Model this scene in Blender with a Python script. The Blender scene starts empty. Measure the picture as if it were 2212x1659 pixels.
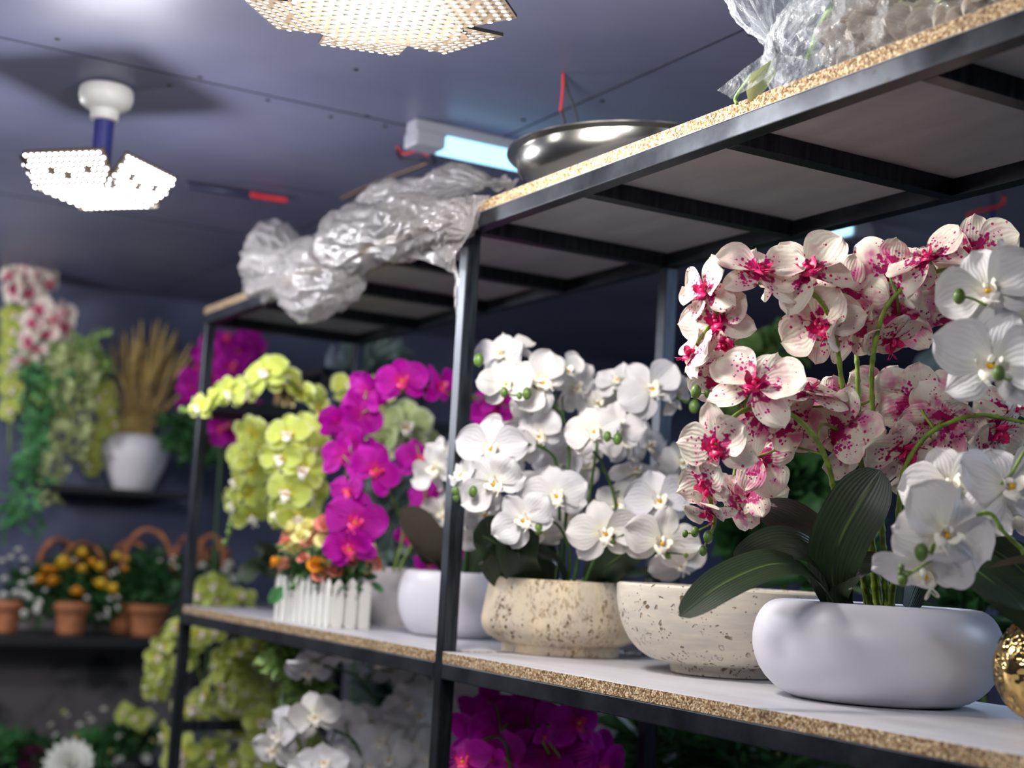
import bpy, math, random
from mathutils import Vector, Matrix, noise
rnd = random.Random(7)
SC = bpy.context.scene
COL = SC.collection
PI = math.pi
# ------------------------------------------------------------------ camera
CAM = Vector((2.1022211, -1.0810545, .1473340))
YAW, PITCH, ROLL, FPX = 1.0543873, .12099449, .05675245, 3148.34
FWD = Vector((-math.sin(YAW)*math.cos(PITCH), math.cos(YAW)*math.cos(PITCH), math.sin(PITCH)))
_r = Vector((math.cos(YAW), math.sin(YAW), 0)); _u = _r.cross(FWD)
RT = math.cos(ROLL)*_r + math.sin(ROLL)*_u
UP = -math.sin(ROLL)*_r + math.cos(ROLL)*_u

def at(px, py, dep=None, x=None, y=None, z=None):
    """point of the place seen at a photo pixel, at a distance or on a plane"""
    d = FWD + RT*((px-1106)/FPX) - UP*((py-829.5)/FPX)
    if dep is None:
        dep = (x-CAM.x)/d.x if x is not None else (y-CAM.y)/d.y if y is not None else (z-CAM.z)/d.z
    return CAM + d*dep

cd = bpy.data.cameras.new('camera'); cam = bpy.data.objects.new('camera', cd); COL.objects.link(cam)
m = Matrix((RT, UP, -FWD)).transposed().to_4x4(); m.translation = CAM
cam.matrix_world = m
cd.sensor_width = 36; cd.lens = FPX*36/2212; cd.clip_start = .02
cd.dof.use_dof = True; cd.dof.focus_distance = 1.86; cd.dof.aperture_fstop = 2.9
SC.camera = cam
vs = SC.view_settings
vs.view_transform = 'Standard'; vs.look = 'None'; vs.gamma = 1; vs.use_curve_mapping = False; vs.exposure = .38

# ------------------------------------------------------------------ materials
def lin(c):
    return tuple((v/255/12.92 if v/255 <= .04045 else ((v/255+.055)/1.055)**2.4) for v in c)+(1,)
class NT:
    def __init__(s, name):
        s.m = bpy.data.materials.new(name); s.m.use_nodes = True
        s.t = s.m.node_tree; s.t.nodes.clear(); s.out = s.n('ShaderNodeOutputMaterial')
    def n(s, k, ins=None, **kw):
        nd = s.t.nodes.new(k)
        for a, b in kw.items(): setattr(nd, a, b)
        for a, b in (ins or {}).items(): s.set(nd, a, b)
        return nd
    def set(s, nd, a, b):
        i = nd.inputs[a]
        if isinstance(b, bpy.types.NodeSocket): s.t.links.new(b, i)
        elif isinstance(b, bpy.types.Node): s.t.links.new(b.outputs[0], i)
        else: i.default_value = b
    def math(s, op, a, b=0., c=0.):
        nd = s.n('ShaderNodeMath', operation=op); s.set(nd, 0, a); s.set(nd, 1, b); s.set(nd, 2, c); return nd.outputs[0]
    def mix(s, f, a, b, bt='MIX'):
        nd = s.n('ShaderNodeMix', data_type='RGBA', blend_type=bt)
        s.set(nd, 0, f); s.set(nd, 6, a); s.set(nd, 7, b); return nd.outputs[2]
    def ramp(s, f, lo, hi):
        nd = s.n('ShaderNodeMapRange', {0: f, 1: lo, 2: hi}); nd.interpolation_type = 'SMOOTHSTEP'; return nd.outputs[0]
    def noise(s, vec, sc, det=3., ro=.5):
        nd = s.n('ShaderNodeTexNoise', {'Scale': sc, 'Detail': det, 'Roughness': ro})
        if vec is not None: s.set(nd, 'Vector', vec)
        return nd.outputs[0]
    def vor(s, vec, sc, feat='F1'):
        nd = s.n('ShaderNodeTexVoronoi', {'Scale': sc, 'Vector': vec}, feature=feat); return nd
    def obj(s): return s.n('ShaderNodeTexCoord').outputs['Object']
    def uv(s): return s.n('ShaderNodeTexCoord').outputs['UV']
    def stretch(s, vec, sc, loc=(0, 0, 0)):
        return s.n('ShaderNodeMapping', {'Vector': vec, 'Scale': sc, 'Location': loc}).outputs[0]
    def bump(s, h, st=.3, dist=.002):
        return s.n('ShaderNodeBump', {'Height': h, 'Strength': st, 'Distance': dist}).outputs[0]
    def bsdf(s, **kw):
        return s.n('ShaderNodeBsdfPrincipled', {k.replace('_', ' '): v for k, v in kw.items()})
    def end(s, sh):
        s.set(s.out, 0, sh); return s.m

def plain(name, rgb, rough=.5, metal=0., bump=0., bsc=60., spec=.5, var=0., coat=0.):
    t = NT(name); c = lin(rgb); base = c
    if var:
        n_ = t.noise(t.obj(), bsc*.25, 4.)
        base = t.mix(t.ramp(n_, .3, .7), tuple(v*(1-var) for v in c[:3])+(1,), tuple(min(1, v*(1+var)) for v in c[:3])+(1,))
    b = t.bsdf(Base_Color=base, Roughness=rough, Metallic=metal, Specular_IOR_Level=spec, Coat_Weight=coat)
    if bump: t.set(b, 'Normal', t.bump(t.noise(t.obj(), bsc, 5.), bump))
    return t.end(b)

def emis(name, rgb, st):
    t = NT(name); return t.end(t.n('ShaderNodeEmission', {'Color': rgb+(1,), 'Strength': st}))

def petal_mat(name, base, edge=None, core=None, spots=False, tl=.35, veins=.25, tint=None):
    """silk petal: local coordinates are petal radii from the flower's middle"""
    t = NT(name); o = t.obj(); rv = t.n('ShaderNodeObjectInfo').outputs['Random']
    sep = t.n('ShaderNodeSeparateXYZ', {0: o})
    d = t.n('ShaderNodeVectorMath', {0: o}, operation='LENGTH').outputs['Value']
    uvs = t.n('ShaderNodeSeparateXYZ', {0: t.uv()})
    c = lin(base)
    off = t.n('ShaderNodeCombineXYZ', {0: t.math('MULTIPLY', rv, 37.), 1: t.math('MULTIPLY', rv, 11.)})
    p = t.n('ShaderNodeVectorMath', {0: o, 1: off.outputs[0]}, operation='ADD').outputs[0]
    if edge:
        e = t.math('ABSOLUTE', t.math('SUBTRACT', uvs.outputs[1], .5))
        e = t.math('MAXIMUM', t.math('MULTIPLY', e, 2.), uvs.outputs[0])
        c = t.mix(t.ramp(e, .72, .98), c, lin(edge))
    if core: c = t.mix(t.ramp(d, .5, .1), c, lin(core))
    if spots:
        big = t.noise(p, 2.6, 2.)
        bk = t.math('ADD', t.math('MULTIPLY', t.n('ShaderNodeNewGeometry').outputs['Backfacing'], .62), .33)
        c = t.mix(t.math('MULTIPLY', bk, t.math('MULTIPLY', t.ramp(big, .44, .62), t.ramp(d, 1.25, .5))), c, lin((222, 118, 164)))
        msk = t.noise(p, 2.3, 2.)
        v = t.vor(p, 11.)
        thr = t.math('MULTIPLY', t.ramp(msk, .44, .62), t.math('ADD', t.math('MULTIPLY', t.ramp(d, 1.1, .15), .60), .04))
        sp = t.ramp(t.math('SUBTRACT', thr, v.outputs['Distance']), -.02, .04)
        c = t.mix(sp, c, lin((197, 28, 128)))
        v2 = t.vor(p, 4.2)
        c = t.mix(t.math('MULTIPLY', t.ramp(v2.outputs['Distance'], .17, .13), t.ramp(t.noise(p, 1.3), .42, .5)), c, lin((190, 40, 110)))
        bl = t.math('ADD', t.noise(p, 5., 3.), t.math('MULTIPLY', d, -.55))
        c = t.mix(t.ramp(bl, .29, .40), c, lin((176, 16, 98)))
    if tint: c = t.mix(t.math('MULTIPLY', rv, .5), c, lin(tint))
    h = t.math('ADD', t.math('MULTIPLY', t.math('SINE', t.math('ADD', t.math('MULTIPLY', uvs.outputs[1], 60.), t.math('MULTIPLY', t.noise(p, 4.), 9.))), .5), t.noise(p, 6., 3.))
    nb = t.bump(h, veins, .012)
    b = t.bsdf(Base_Color=c, Roughness=.55, Specular_IOR_Level=.35, Normal=nb)
    tr = t.n('ShaderNodeBsdfTranslucent', {'Color': c, 'Normal': nb})
    mx = t.n('ShaderNodeMixShader', {0: tl, 1: b.outputs[0], 2: tr.outputs[0]})
    return t.end(mx)

def leaf_mat(name, a, b_, rough=.38, rib=None, tl=.12):
    t = NT(name); uvs = t.n('ShaderNodeSeparateXYZ', {0: t.uv()})
    w = t.math('SINE', t.math('MULTIPLY', uvs.outputs[1], 90.))
    n1 = t.noise(t.stretch(t.uv(), (2., 40., 1.)), 1.6, 3.)
    c = t.mix(t.ramp(n1, .3, .7), lin(a), lin(b_))
    e = t.math('ABSOLUTE', t.math('SUBTRACT', uvs.outputs[1], .5))
    if rib: c = t.mix(t.math('MULTIPLY', t.ramp(e, .028, .012), t.ramp(t.noise(t.uv(), 3.), .35, .55)), c, lin(rib))
    nb = t.bump(t.math('ADD', w, t.math('MULTIPLY', t.ramp(e, 0., .05), 3.)), .2, .0005)
    b = t.bsdf(Base_Color=c, Roughness=rough, Normal=nb, Specular_IOR_Level=.5)
    tr = t.n('ShaderNodeBsdfTranslucent', {'Color': c})
    return t.end(t.n('ShaderNodeMixShader', {0: tl, 1: b.outputs[0], 2: tr.outputs[0]}))

MT = {}
MT['spot'] = petal_mat('spotted_petal', (240, 233, 216), spots=True, tl=.2, veins=.14)
MT['white'] = petal_mat('white_petal', (229, 225, 220), tl=.14, veins=.14, tint=(212, 212, 228), core=(236, 232, 206))
MT['lime'] = petal_mat('lime_petal', (214, 224, 104), edge=(240, 244, 180), core=(236, 214, 70), tl=.3, tint=(184, 202, 88))
MT['green'] = petal_mat('pale_green_petal', (196, 214, 146), edge=(226, 236, 200), tl=.3)
MT['mag'] = petal_mat('magenta_petal', (212, 6, 184), edge=(220, 36, 200), core=(220, 20, 150), tl=.35, tint=(176, 10, 160))
MT['lip_r'] = plain('crimson_lip', (205, 18, 95), .4, var=.2)
MT['lip_w'] = plain('white_lip', (250, 246, 232), .5)
MT['lip_p'] = plain('pink_lip', (240, 60, 130), .45)
MT['callus'] = plain('yellow_callus', (248, 186, 10), .5)
MT['brown'] = plain('rust_callus', (196, 96, 30), .5)
MT['stem'] = plain('green_stem', (122, 146, 52), .45, bump=.3, bsc=300, var=.3)
MT['dstem'] = plain('dark_stem', (66, 96, 44), .5, var=.3)
MT['bud'] = plain('green_bud', (88, 116, 50), .4, var=.3)
MT['leaf'] = leaf_mat('orchid_leaf', (34, 48, 32), (52, 68, 42), .42, rib=(84, 108, 54))
MT['leafb'] = leaf_mat('orchid_leaf_underside', (60, 54, 46), (78, 70, 56), .5)
MT['leafs'] = leaf_mat('glossy_orchid_leaf', (34, 42, 34), (50, 58, 44), .22)

t = NT('chipboard_edge'); o = t.obj()
wv = t.noise(o, 90., 2.); pv = t.n('ShaderNodeVectorMath', {0: o, 1: t.n('ShaderNodeVectorMath', {0: t.n('ShaderNodeTexNoise', {'Scale': 170., 'Vector': o}).outputs[1], 3: .012}, operation='SCALE').outputs[0]}, operation='ADD').outputs[0]
v = t.vor(pv, 240.); v.inputs['Randomness'].default_value = 1.
n1 = t.noise(pv, 300., 2.)
c = t.mix(t.ramp(v.outputs['Distance'], .25, .75), lin((238, 216, 176)), lin((160, 124, 80)))
c = t.mix(t.ramp(n1, .5, .58), c, lin((104, 72, 42)))
c = t.mix(t.math('MULTIPLY', t.ramp(t.noise(o, 6., 3.), .5, .75), .35), c, lin((120, 100, 84)))
MT['chip'] = t.end(t.bsdf(Base_Color=c, Roughness=.85, Normal=t.bump(t.math('SUBTRACT', v.outputs['Distance'], n1), .8, .0012)))
t = NT('white_laminate'); o = t.obj()
c = t.mix(t.ramp(t.noise(t.stretch(o, (3., 14., 8.)), 1.5, 5.), .3, .75), lin((204, 202, 206)), lin((186, 184, 190)))
MT['lam'] = t.end(t.bsdf(Base_Color=c, Roughness=.42, Normal=t.bump(t.noise(o, 500., 2.), .05)))
t = NT('raw_steel_tube'); o = t.obj()
n2 = t.noise(t.stretch(o, (3., 30., 3.)), 3., 6., .65)
c = t.mix(t.ramp(n2, .25, .75), lin((38, 41, 48)), lin((74, 78, 84)))
c = t.mix(t.ramp(t.noise(o, 45., 5., .7), .6, .72), c, lin((58, 56, 62)))
MT['steel'] = t.end(t.bsdf(Base_Color=c, Metallic=.85, Roughness=t.math('ADD', t.math('MULTIPLY', n2, .25), .24)))
t = NT('ceiling_sheet'); o = t.obj()
c = t.mix(t.ramp(t.noise(o, 1.6, 3.), .3, .7), lin((98, 100, 128)), lin((116, 118, 142)))
MT['ceil'] = t.end(t.bsdf(Base_Color=c, Roughness=.44, Specular_IOR_Level=.5, Normal=t.bump(t.noise(t.stretch(o, (1., .6, 1.)), 3.2, 2.), .35, .02)))
MT['seam'] = plain('ceiling_seam', (44, 46, 60), .6)
t = NT('slate_wall'); o = t.obj()
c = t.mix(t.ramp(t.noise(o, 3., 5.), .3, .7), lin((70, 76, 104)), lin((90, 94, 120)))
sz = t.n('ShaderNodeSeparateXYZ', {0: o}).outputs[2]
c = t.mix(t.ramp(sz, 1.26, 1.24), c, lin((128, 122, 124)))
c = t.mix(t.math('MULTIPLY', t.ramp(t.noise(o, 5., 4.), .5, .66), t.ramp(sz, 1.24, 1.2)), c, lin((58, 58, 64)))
MT['wall'] = t.end(t.bsdf(Base_Color=c, Roughness=.6))
MT['wallb'] = plain('dark_wall', (58, 62, 84), .6, var=.3, bsc=12)
MT['floor'] = plain('grey_floor_tile', (96, 94, 96), .4, var=.2, bsc=14)
MT['black'] = plain('black_painted_board', (26, 27, 34), .5)
MT['porc'] = plain('matt_white_ceramic', (220, 218, 226), .38, bump=.06, bsc=700)
MT['porc2'] = plain('matt_white_vase', (226, 222, 226), .5)
t = NT('travertine_stained'); o = t.obj()
a = t.noise(t.stretch(o, (6., 6., 2.2)), 3.2, 5., .6)
c = t.mix(t.ramp(a, .3, .7), lin((226, 208, 172)), lin((196, 184, 168)))
n3 = t.noise(t.stretch(o, (9., 9., 4.)), 1.6, 3.)
v = t.vor(t.n('ShaderNodeVectorMath', {0: o, 1: t.n('ShaderNodeVectorMath', {0: t.n('ShaderNodeTexNoise', {'Scale': 60., 'Vector': o}).outputs[1], 3: .02}, operation='SCALE').outputs[0]}, operation='ADD').outputs[0], 120.)
pit = t.math('MULTIPLY', t.ramp(v.outputs['Distance'], .42, .2), t.ramp(t.noise(t.stretch(o, (1., 1., .5)), 22., 4., .7), .52, .6))
c = t.mix(t.math('MULTIPLY', t.ramp(n3, .46, .66), t.ramp(t.noise(t.stretch(o, (1., 1., .6)), 130., 5., .75), .48, .62)), c, lin((136, 108, 78)))
c = t.mix(pit, c, lin((92, 66, 42)))
MT['trav'] = t.end(t.bsdf(Base_Color=c, Roughness=.7, Normal=t.bump(t.math('SUBTRACT', 1., pit), .7, .002)))
t = NT('travertine_pitted'); o = t.obj()
a = t.noise(t.stretch(o, (1., 1., 6.)), 12., 5., .6)
c = t.mix(t.ramp(a, .3, .7), lin((222, 212, 192)), lin((200, 192, 180)))
v = t.vor(t.n('ShaderNodeVectorMath', {0: o, 1: t.n('ShaderNodeVectorMath', {0: t.n('ShaderNodeTexNoise', {'Scale': 40., 'Vector': o}).outputs[1], 3: .03}, operation='SCALE').outputs[0]}, operation='ADD').outputs[0], 62.)
pit = t.math('MULTIPLY', t.ramp(v.outputs['Distance'], .27, .17), t.ramp(t.noise(o, 16., 3., .6), .47, .53))
v3 = t.vor(o, 190.)
pit2 = t.math('MULTIPLY', t.ramp(v3.outputs['Distance'], .3, .2), t.ramp(t.noise(o, 34., 2.), .5, .58))
c = t.mix(t.math('MULTIPLY', pit, t.ramp(t.noise(o, 30.), .4, .6)), c, lin((122, 96, 66)))
c = t.mix(t.math('MULTIPLY', pit2, .7), c, lin((120, 96, 70)))
MT['trav2'] = t.end(t.bsdf(Base_Color=c, Roughness=.72, Normal=t.bump(t.math('SUBTRACT', 1., t.math('MAXIMUM', pit, pit2)), .9, .003)))
MT['conc'] = plain('grey_concrete', (176, 170, 170), .7, var=.15, bump=.2, bsc=60)
MT['gold'] = plain('polished_gold', (204, 172, 110), .1, 1.)
MT['soil'] = plain('dark_moss', (44, 48, 36), .9, bump=.8, bsc=120, var=.4)
MT['wick'] = plain('brown_wicker', (172, 108, 70), .7, bump=.6, bsc=90, var=.25)
MT['wick2'] = plain('pale_woven_wicker', (176, 152, 126), .7, bump=.6, bsc=120, var=.3)
MT['fence'] = plain('white_painted_wood', (238, 236, 228), .5, var=.05)
MT['foil'] = leaf_mat('bush_leaf', (42, 86, 48), (74, 122, 66), .5, tl=.2)
MT['foil2'] = leaf_mat('light_leaf', (122, 166, 82), (178, 204, 122), .5, tl=.25)
MT['foil3'] = leaf_mat('teal_leaf', (72, 138, 88), (112, 176, 108), .5, tl=.25)
MT['foil4'] = leaf_mat('cream_leaf', (190, 204, 134), (220, 226, 172), .5, tl=.25)
MT['foilg'] = leaf_mat('pale_frosted_leaf', (140, 164, 152), (176, 196, 190), .6, tl=.2)
MT['rose_y'] = plain('yellow_rose', (246, 196, 50), .6, var=.2)
MT['rose_o'] = plain('orange_rose', (246, 164, 34), .6, var=.2)
MT['rose_c'] = plain('cream_rose', (248, 240, 168), .6, var=.1)
MT['rose_p'] = plain('coral_rose', (246, 158, 138), .6, var=.25)
MT['rose_w'] = plain('white_blossom', (236, 236, 226), .6)
MT['rose_v'] = plain('plum_blossom', (106, 26, 78), .6, var=.3)
MT['grass'] = plain('dry_grass', (204, 174, 106), .7, var=.25)
MT['inox'] = plain('stainless_steel', (168, 166, 160), .22, 1., bump=.05, bsc=30)
MT['red'] = plain('red_cable', (196, 40, 52), .5)
MT['blk'] = plain('black_cable', (22, 22, 28), .5)
MT['brz'] = plain('tan_cable', (150, 118, 82), .6)
MT['ltw'] = plain('white_plastic', (226, 224, 220), .4)
MT['ltg'] = plain('grey_plastic', (150, 152, 162), .45)
MT['blue'] = plain('blue_painted_metal', (46, 50, 120), .4)
MT['led'] = emis('led_cool_white', (1., .96, .99), 14.)
MT['ledw'] = emis('led_warm_white', (1., .93, .82), 5.)
MT['tube'] = emis('tube_cool_blue', (.36, .72, 1.), 1.7)
MT['navy'] = plain('navy_cable', (34, 38, 66), .5)
MT['alu'] = plain('lamp_panel_plate', (66, 56, 44), .5)
MT['screw'] = plain('screw_head', (22, 22, 26), .5)
def film(name, rgb, ta, sc):
    t = NT(name); o = t.obj()
    h = t.noise(t.n('ShaderNodeVectorMath', {0: o, 1: t.n('ShaderNodeVectorMath', {0: t.n('ShaderNodeTexNoise', {'Scale': sc*.35, 'Vector': o}).outputs[1], 3: .05}, operation='SCALE').outputs[0]}, operation='ADD').outputs[0], sc, 5., .6)
    h = t.math('ABSOLUTE', t.math('SUBTRACT', h, .5))
    wv = t.n('ShaderNodeVectorMath', {0: o, 1: t.n('ShaderNodeVectorMath', {0: t.n('ShaderNodeTexNoise', {'Scale': sc*.5, 'Vector': o}).outputs[1], 3: .04}, operation='SCALE').outputs[0]}, operation='ADD').outputs[0]
    h = t.math('ADD', h, t.math('MULTIPLY', t.vor(t.stretch(wv, (1., .4, 1.)), sc*.9).outputs['Distance'], .9))
    nb = t.bump(h, 1., .010)
    g = t.bsdf(Base_Color=lin(rgb), Roughness=.12, Normal=nb, Specular_IOR_Level=1., Coat_Weight=.6, Coat_Roughness=.05)
    tl_ = t.n('ShaderNodeBsdfTranslucent', {'Color': lin(rgb), 'Normal': nb})
    g2 = t.n('ShaderNodeMixShader', {0: .35, 1: g.outputs[0], 2: tl_.outputs[0]})
    tr = t.n('ShaderNodeBsdfTransparent')
    lw = t.n('ShaderNodeLayerWeight', {'Blend': .35, 'Normal': nb}).outputs['Facing']
    f = t.math('ADD', t.math('MULTIPLY', lw, .5), 1-ta)
    return t.end(t.n('ShaderNodeMixShader', {0: f, 1: tr.outputs[0], 2: g2.outputs[0]}))
MT['film'] = film('milky_plastic_film', (176, 171, 170), .60, 30.)
MT['bag'] = film('clear_plastic_bag', (222, 228, 232), .84, 40.)
MT['bagf'] = petal_mat('faded_petal', (196, 180, 166), edge=(214, 204, 190), tl=.25)

# ------------------------------------------------------------------ mesh tools
class M:
    def __init__(s): s.v = []; s.f = []; s.uv = []; s.mi = []
    def face(s, idx, uvs=None, mi=0):
        s.f.append(idx); s.uv.append(uvs or [(0, 0)]*len(idx)); s.mi.append(mi)
    def surf(s, fn, nu, nv, wrapv=False, mi=0):
        b = len(s.v); W_ = nv if wrapv else nv+1
        for i in range(nu+1):
            for j in range(W_): s.v.append(Vector(fn(i/nu, j/nv)))
        for i in range(nu):
            for j in range(nv):
                j2 = (j+1) % W_
                s.face([b+i*W_+j, b+(i+1)*W_+j, b+(i+1)*W_+j2, b+i*W_+j2],
                       [(i/nu, j/nv), ((i+1)/nu, j/nv), ((i+1)/nu, (j+1)/nv), (i/nu, (j+1)/nv)], mi)
        return b
    def box(s, lo, hi, mi=0, mm=None):
        b = len(s.v)
        for z in (lo[2], hi[2]):
            for (x, y) in ((lo[0], lo[1]), (hi[0], lo[1]), (hi[0], hi[1]), (lo[0], hi[1])):
                p = Vector((x, y, z)); s.v.append(mm @ p if mm else p)
        fs = [(3, 2, 1, 0), (4, 5, 6, 7), (0, 1, 5, 4), (1, 2, 6, 5), (2, 3, 7, 6), (3, 0, 4, 7)]
        for k, q in enumerate(fs):
            s.face([b+i for i in q], [(0, 0), (1, 0), (1, 1), (0, 1)], mi[k] if isinstance(mi, (tuple, list)) else mi)
    def tube(s, pts, rad, seg=8, mi=0, cap=True):
        pts = [Vector(p) for p in pts]; n = len(pts)
        R_ = rad if callable(rad) else (lambda i: rad)
        T = (pts[1]-pts[0]).normalized(); N = T.orthogonal().normalized(); b = len(s.v)
        for i, p in enumerate(pts):
            T2 = (pts[min(i+1, n-1)]-pts[max(i-1, 0)])
            T2 = T2.normalized() if T2.length > 1e-9 else T
            N = (N - T2*N.dot(T2)); N = N.normalized() if N.length > 1e-6 else T2.orthogonal().normalized()
            B = T2.cross(N); r = R_(i/(n-1))
            for k in range(seg):
                a = 2*PI*k/seg; s.v.append(p + N*(math.cos(a)*r) + B*(math.sin(a)*r))
        for i in range(n-1):
            for k in range(seg):
                k2 = (k+1) % seg
                s.face([b+i*seg+k, b+i*seg+k2, b+(i+1)*seg+k2, b+(i+1)*seg+k], [(i/(n-1), k/seg)]*4, mi)
        if cap:
            s.face([b+k for k in range(seg)][::-1], None, mi); s.face([b+(n-1)*seg+k for k in range(seg)], None, mi)
    def ball(s, c, r, nu=7, nv=9, mi=0, mm=None):
        c = Vector(c); r = r if isinstance(r, (tuple, list)) else (r, r, r)
        def fn(a, b):
            th = PI*(.02+.96*a); ph = 2*PI*b
            p = Vector((r[0]*math.sin(th)*math.cos(ph), r[1]*math.sin(th)*math.sin(ph), r[2]*math.cos(th)))
            return c+(mm @ p if mm else p)
        b = s.surf(fn, nu, nv, True, mi)
        s.face([b+k for k in range(nv)], None, mi); s.face([b+nu*nv+k for k in range(nv)][::-1], None, mi)
    def lathe(s, prof, c=(0, 0, 0), seg=48, mi=0, fn=None):
        c = Vector(c); b = len(s.v); n = len(prof)
        for (r, z) in prof:
            for k in range(seg):
                a = 2*PI*k/seg; p = Vector((r*math.cos(a), r*math.sin(a), z))
                s.v.append(c+(fn(p) if fn else p))
        for i in range(n-1):
            for k in range(seg):
                k2 = (k+1) % seg
                s.face([b+i*seg+k, b+i*seg+k2, b+(i+1)*seg+k2, b+(i+1)*seg+k], [(k/seg, i/n)]*4, mi)
        if prof[0][0] > 1e-5: s.face([b+k for k in range(seg)][::-1], None, mi)
        if prof[-1][0] > 1e-5: s.face([b+(n-1)*seg+k for k in range(seg)], None, mi)
    def data(s, name, mats, smooth=True, origin=None, inv=None):
        me = bpy.data.meshes.new(name)
        vv = [(inv @ v_) for v_ in s.v] if inv else [v_-origin for v_ in s.v] if origin is not None else s.v
        me.from_pydata([tuple(v_) for v_ in vv], [], s.f)
        ul = me.uv_layers.new(name='UVMap'); flat = []
        for u in s.uv:
            for q in u: flat += [q[0], q[1]]
        ul.data.foreach_set('uv', flat)
        for m_ in (mats if isinstance(mats, (list, tuple)) else [mats]): me.materials.append(m_)
        me.polygons.foreach_set('material_index', s.mi)
        me.polygons.foreach_set('use_smooth', [smooth]*len(s.f))
        me.update(); return me
WLOC = {}
def tag(o, label, cat, group=None, kind=None):
    o['label'] = label
    if cat: o['category'] = cat
    if group: o['group'] = group
    if kind: o['kind'] = kind
    return o
def thing(name, label, cat, loc, group=None):
    o = bpy.data.objects.new(name, None); COL.objects.link(o); o.location = loc; o.empty_display_size = .02
    WLOC[o.name] = Vector(loc); return tag(o, label, cat, group)
def part(name, mb, mats, parent=None, origin=None, smooth=True, sharp=None):
    """one mesh object; the builder's vertices are world coordinates"""
    if origin is None:
        lo = Vector([min(v_[i] for v_ in mb.v) for i in range(3)]); hi = Vector([max(v_[i] for v_ in mb.v) for i in range(3)])
        origin = Vector(((lo.x+hi.x)/2, (lo.y+hi.y)/2, lo.z))
    origin = Vector(origin)
    o = bpy.data.objects.new(name, mb.data(name, mats, smooth, origin)); COL.objects.link(o)
    WLOC[o.name] = origin
    if parent is not None:
        o.parent = parent; o.location = origin-WLOC[parent.name]
    else: o.location = origin
    if sharp: o.data.set_sharp_from_angle(angle=math.radians(sharp))
    return o
def struct(name, mb, mats, smooth=False):
    o = part(name, mb, mats, smooth=smooth); o['kind'] = 'structure'; return o
def bevel(o, w=.001, seg=2):
    md = o.modifiers.new('bevel', 'BEVEL'); md.width = w; md.segments = seg; md.limit_method = 'ANGLE'; return o
def spline(P_, n=8):
    P_ = [Vector(p) for p in P_]; out = []
    Q = [P_[0]*2-P_[1]]+P_+[P_[-1]*2-P_[-2]]
    for i in range(1, len(Q)-2):
        a, b, c, d = Q[i-1:i+3]
        for k in range(n):
            t_ = k/n
            out.append(.5*((2*b)+(c-a)*t_+(2*a-5*b+4*c-d)*t_*t_+(3*b-a-3*c+d)*t_**3))
    out.append(P_[-1]); return out

# ------------------------------------------------------------------ room
T_, S, H, D, L = .0176, .025, .7053, .425, 1.3496
XB, XA = .3353, .6675
ZC = 1.0; ZF = -1.30; XW = -2.93
mb = M(); mb.box((XW-.1, -2.6, ZC), (4.2, 3.4, ZC+.05)); ceil = struct('ceiling', mb, MT['ceil'])
for (a, b, w) in (((-.48, -2.6), (-.48, .3), .002), ((-.48, .3), (4.2, .3), .002), ((-1.7, -2.6), (-1.7, 3.4), .002), ((-2.9, .3), (-.48, .3), .0015), ((.74, .3), (.74, 3.4), .002)):
    mb = M(); mb.box((min(a[0], b[0])-w, min(a[1], b[1])-w, ZC-.0012), (max(a[0], b[0])+w, max(a[1], b[1])+w, ZC+.0)); part('seam', mb, MT['seam'], ceil, smooth=False)
for (px, py) in ((124, 84), (432, 166), (366, 184), (768, 150), (578, 216), (714, 252), (792, 250), (831, 272), (1130, 259), (1403, 275), (1300, 218), (1620, 74)):
    p = at(px, py, z=ZC); mb = M(); mb.ball((p.x, p.y, ZC-.0005), (.0055, .0055, .002), 4, 8); part('screw', mb, MT['screw'], ceil)
mb = M(); mb.box((XW-.1, -2.6, ZF-.05), (4.2, 3.4, ZF)); struct('floor', mb, MT['floor'])
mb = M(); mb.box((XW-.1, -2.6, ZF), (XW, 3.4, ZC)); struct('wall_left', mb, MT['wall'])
mb = M(); mb.box((XW, 3.3, ZF), (4.2, 3.4, ZC)); struct('wall_back', mb, MT['wallb'])
mb = M(); mb.box((XW, -2.6, ZF), (4.2, -2.5, ZC)); struct('wall_front', mb, MT['wallb'])
mb = M(); mb.box((4.1, -2.5, ZF), (4.2, 3.3, ZC)); struct('wall_right', mb, MT['wallb'])

# ------------------------------------------------------------------ display rack
rack = thing('display_rack', 'dark steel display rack of square tubes with two tiers of boards, crossing the picture', 'rack', (0, 0, ZF))
def bar(name, lo, hi):
    mb = M(); mb.box(lo, hi); return bevel(part(name, mb, MT['steel'], rack, smooth=False), .0015)
LO = -.62
for x0 in (-L, 0, L):
    for y0 in (0, D-S): bar('post', (x0, y0, ZF), (x0+S, y0+S, H-S))
for (x0, x1) in ((-L+S, 0), (S, L)):
    for z1 in (-T_, LO-T_):
        bar('shelf_beam', (x0, 0, z1-S), (x1, S, z1)); bar('shelf_beam', (x0, D-S, z1-S), (x1, D, z1))
        n = 4
        for k in range(1, n): xx = x0+(x1-x0)*k/n; bar('crossbar', (xx, S, z1-S), (xx+S, D-S, z1))
bar('top_beam', (-L, 0, H-S), (L+S, S, H)); bar('top_beam', (-L, D-S, H-S), (L+S, D, H))
for xx in (-L, -XA-XB, -XA, -XB, 0, XB, XA, 1.0, L): bar('top_crossbar', (xx, S, H-S), (xx+S, D-S, H))
for x0 in (-L, 0, L):
    for z1 in (-T_, -.27, LO-T_): bar('end_brace', (x0, S, z1-S), (x0+S, D-S, z1))
def board(x0, x1, z0, lab):
    mb = M(); mb.box((x0, 0, z0), (x1, D, z0+T_), mi=(1, 1, 0, 0, 0, 0))
    o = bevel(part('shelf_board', mb, [MT['chip'], MT['lam']], smooth=False), .0006, 1); return tag(o, lab, 'shelf board')
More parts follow.
